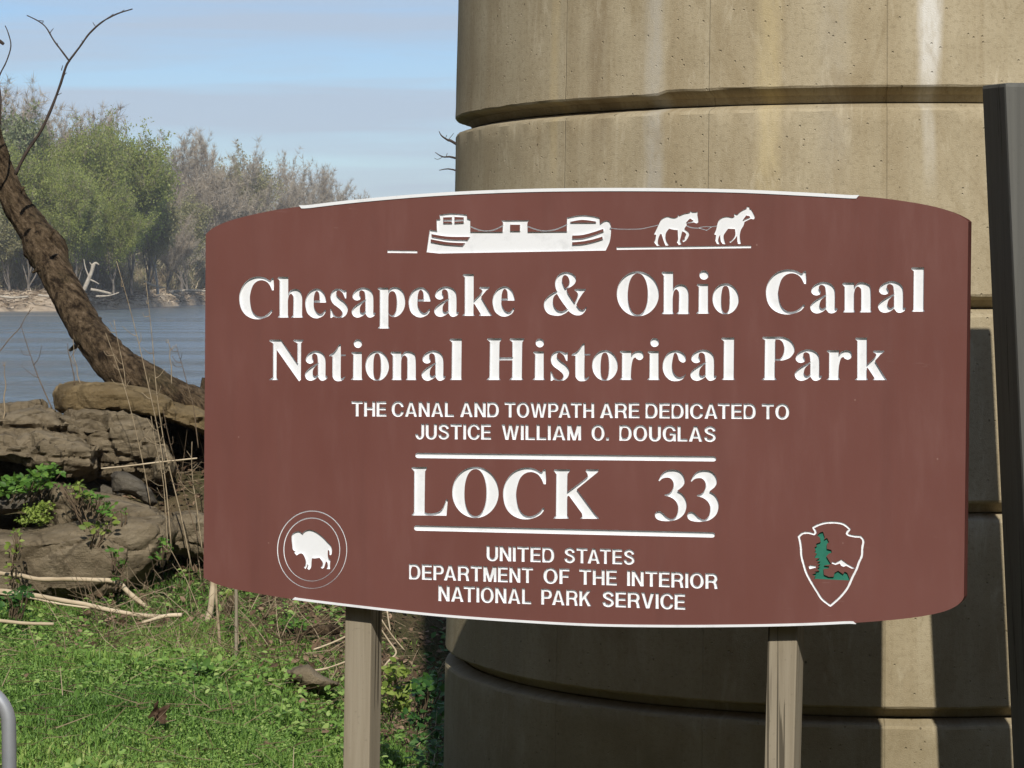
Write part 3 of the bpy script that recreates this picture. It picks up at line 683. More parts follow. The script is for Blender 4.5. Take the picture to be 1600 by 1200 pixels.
Fc = [(j*nx+i, j*nx+i+1, (j+1)*nx+i+1, (j+1)*nx+i) for j in range(len(ys)-1) for i in range(nx-1)]
M_GROUND, nt, b = mat_base('soil_and_short_grass', 0.95, 0.1)
v = mapped(nt); f = tex_noise(nt, v, 1.4, 8, 0.7); g = tex_noise(nt, v, 30, 6, 0.7)
c = ramp(nt, f, [(0.36, (0.045, 0.060, 0.018)), (0.5, (0.055, 0.052, 0.025)), (0.66, (0.10, 0.075, 0.045))])
c = mixc(nt, ramp(nt, g, [(0.4, 0.0), (0.65, 0.7)]), c, (0.13, 0.095, 0.055))
nt.links.new(c, b.inputs['Base Color']); bump(nt, b, g, 0.7, 0.03)
tag(mesh_obj('ground', V, Fc, M_GROUND, smooth=True), 'grassy ground sloping up to the rocky river bank', kind='structure')

M_WATER, nt, b = mat_base('river_water', 0.10, 0.5)
b.inputs['Base Color'].default_value = (0.12, 0.15, 0.165, 1)
v = mapped(nt, (1.6, 0.62, 1)); w1 = tex_noise(nt, v, 1.0, 6, 0.72, 0.9); w2 = tex_noise(nt, mapped(nt, (0.10, 0.12, 1)), 1.0, 5, 0.6, 0.5)
bump(nt, b, mixc(nt, 0.25, w1, w2), 1.0, 0.34)
nt.links.new(ramp(nt, tex_noise(nt, mapped(nt, (0.02, 0.09, 1)), 1.0, 4), [(0.42, 0.08), (0.6, 0.22)]), b.inputs['Roughness'])
WZ = -1.0
tag(mesh_obj('river', [(-4000, 20.2, WZ), (4000, 20.2, WZ), (4000, 5800, WZ), (-4000, 5800, WZ)], [(0, 1, 2, 3)], M_WATER), 'grey-blue rippled river beyond the boulders', kind='structure')

# shoreline of the far side: distance against photo column
SH = [(-500, 360), (-200, 378), (0, 392), (100, 402), (160, 430), (200, 462), (260, 520), (320, 590), (400, 640), (520, 700), (640, 760), (760, 800)]
def shore(px):
    for (a, da), (b_, db) in zip(SH, SH[1:]):
        if px <= b_: return da + (db-da)*(max(px, a)-a)/(b_-a)
    return SH[-1][1]
V = []; pxs = [i*8-500 for i in range(160)]
offs = [-6, -2, 0, 1.5, 4, 7, 11, 16, 25, 45, 90, 200, 420]
for o in offs:
    for px in pxs:
        D = shore(px) + 5*noise.noise(Vector((px*0.02, 0, 0))) + o
        X = (px-800)/F*D
        z = WZ + {-6: -.5, -2: -.15, 0: 0.02, 1.5: .35, 4: .7, 7: 1.3, 11: 2.0, 16: 2.5, 25: 2.9, 45: 3.3, 90: 4, 200: 5, 420: 7}[o]
        if 0 < o < 100: z += 0.55*noise.noise(Vector((px*0.045, o*0.25, 3))) + 0.3*noise.noise(Vector((px*0.2, o*0.8, 7)))
        V.append((X, D, z))
n = len(pxs)
Fc = [(j*n+i, j*n+i+1, (j+1)*n+i+1, (j+1)*n+i) for j in range(len(offs)-1) for i in range(n-1)]
M_BANK = simple('dry_bank_earth', (0.28, 0.21, 0.14), (0.52, 0.42, 0.30), 0.5, 0.95, 8, 0.8, 0.6)
tag(mesh_obj('far_bank', V, Fc, M_BANK, smooth=True), 'bare earth bank on the far side of the river', kind='structure')
# low ridge far off behind the pier
V = []; m_ = 60
for i in range(m_+1):
    X = -120 + i*12.0
    h = 74*math.exp(-((X-190)/170)**2)*(1+0.06*noise.noise(Vector((i*0.4, 0, 0)))) + 8
    if X < -60: h *= max(0.0, (X+130)/70)
    V += [(X, 1700, -2), (X, 1800, -2 + h*0.8), (X, 1900, -2 + h), (X, 2100, -2)]
Fc = [(i*4+k, i*4+4+k, i*4+5+k, i*4+1+k) for i in range(m_) for k in range(3)]
M_RIDGE = simple('distant_wooded_hill', (0.06, 0.055, 0.045), (0.11, 0.10, 0.075), 0.05, 0.95, 8)
tag(mesh_obj('distant_hill', V, Fc, M_RIDGE, smooth=True), 'low blue-grey wooded hill far beyond the pier', kind='structure')

# unseen wooded hillside behind the camera, added and widened to block sky light
V = []; nxh, nyh = 60, 16
for j in range(nyh+1):
    for i in range(nxh+1):
        th = R(-150 + 300*i/nxh); r_ = 32 + 130*j/nyh
        x = math.sin(th)*r_; y = -math.cos(th)*r_
        z = -0.5 + (80 + 34*min(1.0, max(0.0, (abs(math.degrees(th))-30)/25)))*(j/nyh)**0.9*(0.94+0.1*noise.noise(Vector((i*0.3, j*0.3, 2)))) * min(1.0, (150-abs(math.degrees(th)))/25)
        V.append((x, y, z + 1.5*noise.noise(Vector((x*0.2, y*0.2, 5)))))
Fc = [(j*(nxh+1)+i, j*(nxh+1)+i+1, (j+1)*(nxh+1)+i+1, (j+1)*(nxh+1)+i) for j in range(nyh) for i in range(nxh)]
M_HILLS = simple('sky_blocking_slope', (0.035, 0.032, 0.022), (0.085, 0.075, 0.05), 0.4, 0.95, 8, 0.6, 0.5)
tag(mesh_obj('sky_blocking_hillside', V, Fc, M_HILLS, smooth=True), 'unseen steep wooded hillside added behind the camera to block low sky light', kind='structure')

# ------------------------------------------------------------------ far trees
M_BARK_FAR = simple('grey_brown_far_bark', (0.10, 0.085, 0.07), (0.21, 0.185, 0.155), 0.7, 0.9)
M_PALE_BARK = simple('pale_sycamore_bark', (0.30, 0.27, 0.23), (0.52, 0.49, 0.44), 0.5, 0.9)
M_TWIG = leaf_mat('bare_twigs', [(0.0, (0.21, 0.165, 0.115)), (0.5, (0.34, 0.285, 0.21)), (1.0, (0.50, 0.44, 0.35))], 0.15, 0.9)
M_LEAF_Y = leaf_mat('spring_leaves_yellow_green', [(0.0, (0.24, 0.21, 0.11)), (0.3, (0.26, 0.29, 0.085)), (0.7, (0.36, 0.41, 0.10)), (1.0, (0.54, 0.56, 0.22))], 0.55)
M_LEAF_O = leaf_mat('budding_olive_leaves', [(0.0, (0.18, 0.165, 0.08)), (0.6, (0.28, 0.265, 0.12)), (1.0, (0.38, 0.36, 0.19))], 0.3)
M_LEAF_G = leaf_mat('grey_green_leaves', [(0.0, (0.13, 0.15, 0.07)), (0.6, (0.23, 0.26, 0.12)), (1.0, (0.33, 0.36, 0.19))], 0.3)
def skeleton(seed, H, spread, forks=(4, 4, 4, 3), trunk_frac=0.22, lean=0.0, r0=0.45):
    rr = random.Random(seed); segs = []; tips = []
    def grow(p, d, L, r, lev):
        n = 4; pts = [p.copy()]; q = p.copy(); dd = d.copy()
        for i in range(n):
            dd = (dd + Vector((rr.uniform(-1, 1), rr.uniform(-1, 1), rr.uniform(-.5, .9)))*0.16).normalized()
            q = q + dd*(L/n); pts.append(q.copy())
        rads = [r*(1-0.5*i/n) for i in range(n+1)]
        segs.append((pts, rads, 6 if lev < 2 else 3))
        if lev >= 1:
            for k in range(1, n+1): tips.append((pts[k], dd.copy(), lev))
        if lev < len(forks):
            for k in range(forks[lev]):
                t = rr.uniform(0.35, 1.0) if k else 1.0
                i = min(n-1, int(t*n)); pt = pts[i].lerp(pts[i+1], t*n-i)
                az = rr.uniform(0, 2*math.pi); tilt = rr.uniform(0.35, 0.95)*(0.8 if lev == 0 else 1)*spread
                if k == 0: tilt *= 0.35
                ax = Vector((math.cos(az), math.sin(az), 0))
                nd = (dd*math.cos(tilt) + ax*math.sin(tilt) + Vector((0, 0, 0.18))).normalized()
                grow(pt, nd, L*rr.uniform(0.62, 0.86) if lev else H*rr.uniform(0.26, 0.34), r*0.5*rr.uniform(0.8, 1.1), lev+1)
    grow(Vector((0, 0, -0.5)), Vector((lean, 0, 1)).normalized(), H*trunk_frac, r0, 0)
    zmax = max(p.z for p, _, _ in tips)
    k = H/zmax
    segs = [([q*k if True else q for q in ps], rs, n_) for ps, rs, n_ in segs]; tips = [(p*k, d, l) for p, d, l in tips]
    return segs, tips
def spray(tips, per, length, width, rg, minlev=2, up=0.35):
    P0 = np.array([tuple(p) for p, d, l in tips if l >= minlev]); D0 = np.array([tuple(d) for p, d, l in tips if l >= minlev])
    P0 = np.repeat(P0, per, 0); D0 = np.repeat(D0, per, 0); m = len(P0)
    d = D0*0.7 + rg.normal(0, 0.75, (m, 3)); d[:, 2] += up; d /= np.linalg.norm(d, axis=1)[:, None]
    L = length*rg.uniform(0.5, 1.3, m)[:, None]
    side = np.cross(d, rg.normal(0, 1, (m, 3))); side /= np.linalg.norm(side, axis=1)[:, None]
    P0 = P0 + rg.normal(0, 0.25, (m, 3))*length*0.4
    w = width*rg.uniform(0.6, 1.2, m)[:, None]
    V = np.stack([P0 - side*w/2, P0 + side*w/2, P0 + d*L], 1).reshape(-1, 3)
    T = np.arange(3*m).reshape(-1, 3)
    return V, T, np.repeat(rg.uniform(0, 1, m), 3), P0 + d*L
def leaves(P0, per, size, scatter, rg, tone=None):
    C0 = np.repeat(P0, per, 0); m = len(C0)
    C0 = C0 + rg.normal(0, scatter, (m, 3))
    a = rg.normal(0, 1, (m, 3)); a /= np.linalg.norm(a, axis=1)[:, None]
    b2 = np.cross(a, rg.normal(0, 1, (m, 3))); b2 /= np.linalg.norm(b2, axis=1)[:, None]
    s = size*rg.uniform(0.6, 1.3, m)[:, None]
    V = np.stack([C0 + a*s, C0 + b2*s*0.6, C0 - a*s, C0 - b2*s*0.6], 1).reshape(-1, 3)
    T = np.arange(4*m).reshape(-1, 4)
    # tone: colour differs a little from limb to limb
    q = np.floor(C0/2.5); h_ = np.abs(np.sin(q[:, 0]*12.9+q[:, 1]*78.2+q[:, 2]*37.7)*43758.5) % 1
    return V, T, np.repeat(np.clip(0.55*h_ + 0.45*rg.uniform(0, 1, m), 0, 1), 4)
protos = {}
def tree_proto(key, seed, H, spread, nleaf, lsize, leafm, per_tw=5, twl=1.1, tww=0.07, barkm=None, forks=(4, 4, 4, 3), frac=0.2, lean=0.0, scat=0.5):
    rg = np.random.default_rng(seed)
    segs, tips = skeleton(seed, H, spread, forks, frac, lean, H*0.016)
    Vt, Ft = join_geo([tube_geo(ps, rs, n_, cap=False) for ps, rs, n_ in segs])
    V, T, rn, ends = spray(tips, per_tw, twl, tww, rg)
    lv = None
    if nleaf:
        sel = ends[rg.uniform(0, 1, len(ends)) < 0.8]
        lv = leaves(sel, nleaf, lsize, scat, rg)
    protos[key] = (Vt, Ft, V, T, rn, lv, leafm, barkm or M_BARK_FAR)
    protos[key+'_obj'] = None
def far_tree(key, px, top, D, label, rz=0.0, sx_=1.0, H0=30.0, base_z=None, group='trees on the far bank', dark=None):
    Vt, Ft, V, T, rn, lv, lm, bk = protos[key]
    x = (px-800)/F*D; z0 = 1.9 if base_z is None else base_z
    h = (CZ + (HOR-top)/F*D) - z0
    sc = h/H0
    if protos[key+'_obj'] is None:
        tr = empty('tree', (0, 0, 0)); parts = []
        parts.append(mesh_obj('trunk', Vt, Ft, bk, tr, smooth=True))
        parts.append(tag(np_mesh('twigs', V, T, M_TWIG, tr, rn), kind='stuff'))
        if lv is not None: parts.append(tag(np_mesh('crown', lv[0], lv[1], lm, tr, lv[2]), kind='stuff'))
        protos[key+'_obj'] = (tr, parts)
    else:
        t0, ps = protos[key+'_obj']
        tr = t0.copy(); COL.objects.link(tr)
        for p_ in ps:
            q = p_.copy(); COL.objects.link(q); q.parent = tr
    tr.location = (x, D, z0); tr.rotation_euler = (0, 0, rz); tr.scale = (sc*sx_, sc*sx_, sc)
    tag(tr, label, 'tree', group)
    return tr
tree_proto('green', 11, 30, 0.95, 7, 0.25, M_LEAF_Y, forks=(5, 5, 4, 3), per_tw=6, twl=1.6, frac=0.12, scat=0.55)
tree_proto('green2', 12, 30, 0.9, 7, 0.25, M_LEAF_Y, forks=(5, 5, 4, 3), per_tw=6, twl=1.6, frac=0.12, scat=0.55)
tree_proto('greygreen', 13, 30, 0.8, 3, 0.30, M_LEAF_G, per_tw=8, frac=0.14, forks=(5, 4, 4, 3))
tree_proto('olive', 14, 30, 0.8, 3, 0.30, M_LEAF_O, per_tw=8, frac=0.14, forks=(5, 4, 4, 3))
tree_proto('bare', 15, 30, 1.1, 0, 0.3, None, per_tw=20, twl=1.6, tww=0.08, frac=0.14, forks=(5, 4, 4, 3))
tree_proto('bare2', 16, 30, 1.05, 0, 0.3, None, per_tw=20, twl=1.6, tww=0.08, frac=0.14, forks=(5, 4, 4, 3))
tree_proto('pale', 17, 30, 0.75, 0, 0.3, None, per_tw=9, twl=1.2, tww=0.10, barkm=M_PALE_BARK, frac=0.14, forks=(4, 4, 4, 3))
FT = [
 ('bare', -60, 130, 440, 'tall bare grey tree at the left border of the photo beyond the river', 0.3, 1.0),
 ('greygreen', 15, 150, 430, 'tall grey-green budding tree behind the leaning trunk at the left edge', 1.0, 0.9),
 ('bare2', 92, 170, 475, 'bare grey tree rising just left above the bright green trees', 2.2, 1.0),
 ('bare', 150, 172, 480, 'bare pinkish-grey tree rising highest above the bright green trees', 4.0, 0.95),
 ('green', 95, 196, 428, 'bright yellow-green tree nearest the leaning trunk', 0.4, 0.85),
 ('green2', 150, 205, 440, 'broad yellow-green tree in the middle of the green group', 2.0, 0.85),
 ('green', 205, 190, 455, 'tall yellow-green tree at the right end of the green group', 3.3, 0.85),
 ('green2', 45, 236, 415, 'shorter yellow-green tree low behind the leaning trunk', 4.4, 0.9),
 ('green2', 118, 268, 412, 'low yellow-green tree in front of the green group', 5.0, 0.85),
 ('green', 178, 290, 425, 'smallest yellow-green tree above the white snag', 5.7, 0.85),
 ('olive', 232, 262, 470, 'low olive tree between the green group and the pale trunks', 0.2, 0.9),
 ('pale', 247, 240, 480, 'tree with pale twin trunks standing on the far bank', 1.7, 0.75),
 ('bare2', 285, 210, 560, 'bare grey tree just right of the green group', 0.9, 0.95),
 ('bare', 338, 208, 590, 'bare grey round-topped tree above the left end of the sign', 2.6, 0.9),
 ('olive', 292, 300, 535, 'low olive-brown tree left of the sign corner', 3.0, 1.0),
 ('olive', 385, 236, 620, 'olive budding tree above the left end of the white edge strip', 1.5, 0.8),
 ('pale', 444, 232, 650, 'pale-limbed bare tree above the start of the white edge strip', 0.5, 0.9),
 ('bare2', 420, 262, 640, 'lower bare tree between the olive tree and the pale-limbed tree', 3.4, 0.9),
 ('bare', 492, 262, 690, 'bare brownish tree right of the pale-limbed tree', 5.2, 0.85),
 ('bare2', 530, 284, 720, 'second bare tree from the right end of the far tree line', 1.1, 0.8),
 ('bare', 562, 302, 760, 'lowest bare tree at the right end of the far tree line', 4.1, 0.8),
 ('bare', 350, 285, 600, 'low bare tree just above the sign corner', 1.9, 1.0),
 ('olive', 15, 300, 412, 'low olive tree at the left border below the grey-green tree', 2.7, 1.0),
 ('bare2', 262, 330, 500, 'short bare tree beside the pale twin trunks', 2.4, 1.0),
]
for key, px, top, D, lab, rz, sx_ in FT: far_tree(key, px, top, D, lab, rz, sx_)
# the wood going on behind the first trees, seen between them
rg = np.random.default_rng(8)
m = 70000
px = rg.uniform(-160, 600, m); D = np.array([shore(a) for a in px]) + rg.uniform(85, 150, m)
X = (px-800)/F*D; hh = rg.uniform(0, 1, m)*15*(0.8+0.2*np.sin(px*0.09))
d = rg.normal(0, 0.6, (m, 3)); d[:, 2] += 0.9; d /= np.linalg.norm(d, axis=1)[:, None]
side = np.cross(d, rg.normal(0, 1, (m, 3))); side /= np.linalg.norm(side, axis=1)[:, None]
P0 = np.stack([X, D, 3 + hh], 1); L = rg.uniform(1.0, 3.2, m)[:, None]; w = rg.uniform(0.08, 0.22, m)[:, None]
V = np.stack([P0-side*w, P0+side*w, P0+d*L], 1).reshape(-1, 3)
M_WOODB = leaf_mat('grey_brown_wood_behind', [(0.0, (0.16, 0.135, 0.095)), (0.5, (0.26, 0.225, 0.15)), (1.0, (0.35, 0.33, 0.20))], 0.1, 0.9)
tag(np_mesh('woods', V, np.arange(3*m).reshape(-1, 3), M_WOODB, None, np.repeat(rg.uniform(0, 1, m), 3)), 'grey-brown wood going on behind the front row of far trees', kind='stuff')
# brush along the foot of the trees
rg = np.random.default_rng(5)
m = 90000
px = rg.uniform(-160, 620, m); D = np.array([shore(a) for a in px]) + rg.uniform(22, 80, m)
X = (px-800)/F*D; top_ = 7.0*(0.6+0.28*np.sin(px*0.11+D*0.05)+0.25*np.sin(px*0.043+1)); hh = rg.uniform(0, 1, m)**1.2 * top_
P0 = np.stack([X, D, 1.3 + hh], 1)
d = rg.normal(0, 0.6, (m, 3)); d[:, 2] += 1.0; d /= np.linalg.norm(d, axis=1)[:, None]
side = np.cross(d, rg.normal(0, 1, (m, 3))); side /= np.linalg.norm(side, axis=1)[:, None]
L = rg.uniform(0.8, 2.6, m)[:, None]; w = rg.uniform(0.05, 0.15, m)[:, None]
V = np.stack([P0-side*w, P0+side*w, P0+d*L], 1).reshape(-1, 3)
M_BRUSH = leaf_mat('brown_olive_brush', [(0.0, (0.15, 0.115, 0.075)), (0.45, (0.25, 0.20, 0.13)), (0.7, (0.25, 0.235, 0.11)), (1.0, (0.42, 0.35, 0.25))], 0.1, 0.9)
tag(np_mesh('brush', V, np.arange(3*m).reshape(-1, 3), M_BRUSH, None, np.repeat(np.clip(0.5+0.3*np.sin(px*0.07)+rg.uniform(-.4, .4, m), 0, 1), 3)), 'tangled brown and olive undergrowth at the foot of the far trees', kind='stuff')

# flood debris lying on the far bank
rg = np.random.default_rng(15); m = 7000
px = rg.uniform(-160, 420, m); of = rg.uniform(3, 26, m); D = np.array([shore(a) for a in px]) + of
X = (px-800)/F*D; Z = WZ + np.interp(of, [0, 1.5, 4, 7, 11, 16, 25], [0.02, .35, .7, 1.3, 2.0, 2.5, 2.9]) + rg.uniform(-.2, .5, m)
d = rg.normal(0, 1, (m, 3)); d[:, 2] *= 0.25; d /= np.linalg.norm(d, axis=1)[:, None]
side = np.cross(d, rg.normal(0, 1, (m, 3))); side /= np.linalg.norm(side, axis=1)[:, None]
P0 = np.stack([X, D, Z], 1); L = rg.uniform(0.5, 2.6, m)[:, None]; w = rg.uniform(0.05, 0.16, m)[:, None]
V = np.stack([P0-side*w, P0+side*w, P0+d*L], 1).reshape(-1, 3)
M_DEB = leaf_mat('flood_debris', [(0.0, (0.14, 0.10, 0.07)), (0.6, (0.34, 0.27, 0.185)), (1.0, (0.56, 0.47, 0.36))], 0.0, 0.9)
tag(np_mesh('flood_debris', V, np.arange(3*m).reshape(-1, 3), M_DEB, None, np.repeat(rg.uniform(0, 1, m), 3)), 'brown flood debris scattered over the far bank', kind='stuff')
# ------------------------------------------------------------------ driftwood and the white snag on the far bank
M_DRIFT = simple('bleached_driftwood', (0.27, 0.23, 0.175), (0.46, 0.41, 0.33), 3, 0.9, 6, 0.3, 0.02)
def polyline(px_pts, D, depth_jit=0.0):
    return [P(a, b_, D + (depth_jit*i)) for i, (a, b_) in enumerate(px_pts)]
def px_tube(name, pts, D, w0, w1, mat, parent=None, n=7, wob=0.15, dj=0.0, sub=4, fs=None):
    """a stick seen along the given photo pixels; w0, w1: widths in photo pixels at its ends"""
    sp = spline([tuple(p) for p in pts], sub); m = len(sp)
    q = [P(a, b_, D + dj*i/m) for i, (a, b_) in enumerate(sp)]
    rad = [(w0+(w1-w0)*i/(m-1))*0.5*D/F for i in range(m)]
    V, Fc = tube_geo(q, rad, n, wob, seed=len(pts)+D, fs=fs or 0.35/max(rad[0], 1e-4)*0.5)
    return mesh_obj(name, V, Fc, mat, parent, smooth=True)
sn = empty('fallen_snag', P(132, 455, 398)); 
tag(sn, 'white broken snag sticking up from the far bank beside the leaning trunk', 'dead tree')
def snag(name, pts, w0, w1, D=396):
    o = px_tube(name, pts, D, w0, w1, M_DRIFT, None, 7, 0.25); o.data.transform(__import__('mathutils').Matrix.Translation(-sn.location)); o.parent = sn
snag('trunk', [(131, 454), (137, 440), (143, 425), (146, 413)], 7, 6)
snag('branch', [(146, 414), (150, 411), (155, 414)], 6, 2)
snag('branch', [(139, 432), (134, 420), (131, 405)], 3, 1)
snag('branch', [(141, 437), (148, 440), (155, 444)], 3, 1.5)
snag('branch', [(145, 416), (140, 410)], 3, 1)
for pts, w, D, lab in (([(60, 461), (78, 463), (92, 461)], 4, 400, 'bleached log lying on the far bank left of the white snag'),
                     ([(142, 452), (158, 455), (174, 459)], 5, 402, 'longest bleached log lying right of the white snag'),
                     ([(150, 463), (170, 462), (186, 457)], 3, 405, 'thin bleached log below the longest one on the far bank'),
                     ([(262, 457), (290, 454), (330, 455)], 5, 515, 'pale driftwood log along the far bank beside the left edge of the sign'),
                     ([(225, 440), (243, 447), (258, 449)], 4, 465, 'grey driftwood limb under the pale twin trunks'),
                     ([(268, 458), (280, 463), (288, 465)], 3, 508, 'short dark driftwood piece on the far bank near the sign'),
                     ([(0, 463), (20, 465), (44, 463)], 4, 394, 'low driftwood log at the left border of the far bank')):
    tag(px_tube('driftwood_log', pts, D, w, w*0.6, M_DRIFT, None, 7, 0.3), lab, 'log', 'driftwood logs on the far bank')

# ------------------------------------------------------------------ boulders
def rockmat(name, c1, c2, c3):
    m, nt, b = mat_base(name, 0.92, 0.12)
    v = mapped(nt); f = tex_noise(nt, v, 2.6, 8, 0.65); g = tex_noise(nt, v, 26, 8, 0.75); st = tex_noise(nt, mapped(nt, (1.2, 2, 9)), 2.0, 6, 0.6, 0.4)
    c = ramp(nt, f, [(0.3, c1), (0.5, c2), (0.72, c3)])
    c = mixc(nt, ramp(nt, st, [(0.45, 0.0), (0.65, 0.45)]), c, tuple(a*0.62 for a in c1))
    c = mixc(nt, ramp(nt, g, [(0.55, 0.0), (0.75, 0.55)]), c, tuple(min(1, a*1.5) for a in c3))
    vn = nt.nodes.new('ShaderNodeTexVoronoi'); vn.feature = 'DISTANCE_TO_EDGE'; vn.inputs['Scale'].default_value = 1.7
    nt.links.new(mixc(nt, 0.25, v, tex_noise(nt, v, 3, 4)), vn.inputs['Vector'])
    c = mixc(nt, ramp(nt, vn.outputs['Distance'], [(0.006, 0.5), (0.02, 0.0)]), c, tuple(a*0.45 for a in c1))
    nt.links.new(c, b.inputs['Base Color']); bump(nt, b, mixc(nt, 0.6, st, g), 1.0, 0.045)
    return m
M_RA = rockmat('grey_brown_rock', (0.13, 0.100, 0.062), (0.205, 0.165, 0.108), (0.29, 0.24, 0.165))
M_RB = rockmat('ochre_rock', (0.13, 0.092, 0.045), (0.20, 0.148, 0.078), (0.26, 0.20, 0.115))
M_RC = rockmat('dark_grey_rock', (0.075, 0.066, 0.052), (0.12, 0.105, 0.082), (0.165, 0.148, 0.118))
def rock(outline, Y, T, mat, label, seed, vox=0.017, amp=0.035, tilt=0.0, strata=0.0, name='boulder', cat='boulder', group='boulders on the river bank', round_=0.8):
    pts = [(x, y) for x, y in outline]
    # finer outline
    fine = []
    n = len(pts)
    for i in range(n):
        a, b_ = pts[i], pts[(i+1) % n]
        k = max(1, int(math.hypot(b_[0]-a[0], b_[1]-a[1])/14))
        for j in range(k): fine.append((a[0]+(b_[0]-a[0])*j/k, a[1]+(b_[1]-a[1])*j/k))
    cx = sum(p[0] for p in fine)/len(fine); cy = sum(p[1] for p in fine)/len(fine)
    rings = [(-0.42, 0.55*round_), (-0.30, 0.86), (-0.08, 1.0), (0.25, 1.0), (0.55, 0.75)]
    V = []; n = len(fine)
    for dy, s in rings:
        for (x, y) in fine:
            V.append(P(cx+(x-cx)*s, cy+(y-cy)*s + (-tilt*dy*60), Y + dy*T))
    Fc = []
    for r in range(len(rings)-1):
        for i in range(n): Fc.append((r*n+i, r*n+(i+1) % n, (r+1)*n+(i+1) % n, (r+1)*n+i))
    Fc.append(tuple(range(n))); Fc.append(tuple(range(len(rings)*n-1, (len(rings)-1)*n-1, -1)))
    c0 = P(cx, cy, Y)
    V = [v_-c0 for v_ in V]
    o = mesh_obj(name, V, Fc, mat)
    md = o.modifiers.new('r', 'REMESH'); md.mode = 'VOXEL'; md.voxel_size = vox
    dg = bpy.context.evaluated_depsgraph_get(); ev = o.evaluated_get(dg)
    me = bpy.data.meshes.new_from_object(ev); o.modifiers.clear(); old = o.data; o.data = me; bpy.data.meshes.remove(old)
    if not me.materials: me.materials.append(mat)
    off = Vector((seed*5.1, seed*2.3, seed*1.7))
    nv = len(me.vertices)
    co = np.empty(nv*3, dtype=np.float32); me.vertices.foreach_get('co', co); co = co.reshape(-1, 3)
    no = np.empty(nv*3, dtype=np.float32); me.vertex_normals.foreach_get('vector', no); no = no.reshape(-1, 3)
    out = co.copy()
    for i in range(nv):
        p = Vector(co[i]); q = p + off
        w3 = q + Vector((noise.noise(q*2.2), noise.noise(q*2.2+Vector((5, 0, 0))), 0.5*noise.noise(q*2.2+Vector((0, 5, 0)))))*0.10
        d = noise.noise(q*1.3)*0.6 + 0.22*noise.noise(q*6) + 0.16*noise.noise(q*15) + 0.10*noise.noise(q*34)
        for sc, am in ((2.1, 1.0), (5.2, 0.42)):
            wq = Vector((w3.x*sc, w3.y*sc, w3.z*sc*1.5)); vd, vp = noise.voronoi(wq)
            c_ = vp[0]; rv = noise.noise_vector(c_*3.7 + Vector((1.3, 2.1, 0.7)))
            d += am*(1.5*rv.x + 2.4*(wq-c_).dot(Vector((rv.y, rv.z, rv.x))) )
            d -= am*1.1*max(0.0, 0.07-(vd[1]-vd[0]))*9
        if strata:
            zz = (q.z + q.x*0.12 + 0.02*noise.noise(q*5))*11
            fr = zz-math.floor(zz); cell = noise.noise(Vector((q.x*0.8, q.y*0.8, math.floor(zz)*3.7)))
            d += strata*(0.9*cell - 0.8*max(0.0, 0.12-min(fr, 1-fr))*5)
        out[i] = co[i] + no[i]*d*amp
    me.vertices.foreach_set('co', out.ravel())
    me.polygons.foreach_set('use_smooth', [True]*len(me.polygons)); me.update(); me.set_sharp_from_angle(angle=R(34))
    o.location = c0
    tag(o, label, cat, group)
    return o
rock([(-70, 655), (-30, 636), (0, 636), (30, 630), (62, 627), (85, 640), (105, 665), (100, 712), (40, 720), (-70, 720)], 18.0, 1.0, M_RA, 'layered grey boulder at the left edge under the tan slab', 2, strata=1.3, amp=.035)
rock([(80, 648), (128, 636), (182, 638), (242, 655), (258, 690), (272, 742), (240, 766), (205, 772), (158, 748), (95, 700)], 17.95, 1.0, M_RA, 'biggest grey-brown boulder directly below the tan slab', 3, strata=1.2, amp=.04)
rock([(-70, 682), (0, 680), (62, 676), (130, 686), (162, 700), (158, 732), (118, 746), (58, 728), (0, 722), (-70, 730)], 17.5, 0.8, M_RA, 'flat ledge boulder with a pale top and dark underside', 4, strata=1.8, amp=.035)
rock([(-70, 718), (10, 716), (60, 720), (120, 738), (165, 742), (205, 775), (120, 790), (-70, 790)], 17.9, 0.6, M_RC, 'shadowed boulder below the flat ledge at the left', 14, strata=1.4)
rock([(82, 612), (95, 601), (130, 594), (170, 596), (230, 608), (290, 630), (335, 650), (345, 684), (318, 680), (290, 668), (240, 655), (180, 641), (130, 639), (98, 648), (84, 640)], 18.15, 1.1, M_RB, 'long tan slab lying on top of the boulder pile', 1, strata=0.6, amp=.022)
rock([(240, 692), (262, 695), (275, 715), (274, 742), (256, 762), (236, 755), (228, 720)], 17.7, 0.6, M_RA, 'rounded boulder below the dark gap at the right of the pile', 5)
rock([(172, 742), (178, 735), (195, 736), (218, 748), (236, 765), (246, 786), (236, 792), (205, 772), (174, 770)], 17.25, 0.35, M_RC, 'small dark wedge-shaped stone in the middle of the pile', 6, vox=0.014, amp=.015)
rock([(64, 765), (72, 752), (110, 757), (190, 775), (246, 794), (270, 812), (258, 838), (80, 840), (70, 800)], 17.15, 0.9, M_RA, 'smooth sloping boulder behind the foreground slab', 7, amp=.022)
rock([(-40, 775), (5, 778), (25, 768), (52, 765), (62, 782), (58, 800), (-40, 812)], 17.1, 0.5, M_RC, 'small grey stone between the leafy plants at the left edge', 8, vox=0.016, amp=.018)
rock([(-70, 833), (0, 831), (60, 828), (130, 815), (200, 814), (262, 809), (275, 830), (257, 870), (217, 915), (172, 946), (-70, 956)], 16.75, 0.9, M_RA, 'broad flat-faced foreground boulder above the driftwood poles', 9, amp=.022, round_=1.1)
rock([(268, 800), (300, 795), (345, 800), (350, 860), (305, 868), (268, 862), (252, 838)], 17.1, 0.5, M_RA, 'half-hidden grey boulder touching the left edge of the sign', 10, amp=.03)
rock([(225, 650), (280, 650), (330, 662), (420, 690), (430, 800), (340, 800), (262, 780)], 18.75, 0.7, M_RC, 'dark filler boulder standing in for the shaded gap beside the left edge of the sign', 11)  # enlarged dark filler standing in for the deep shade under the slab
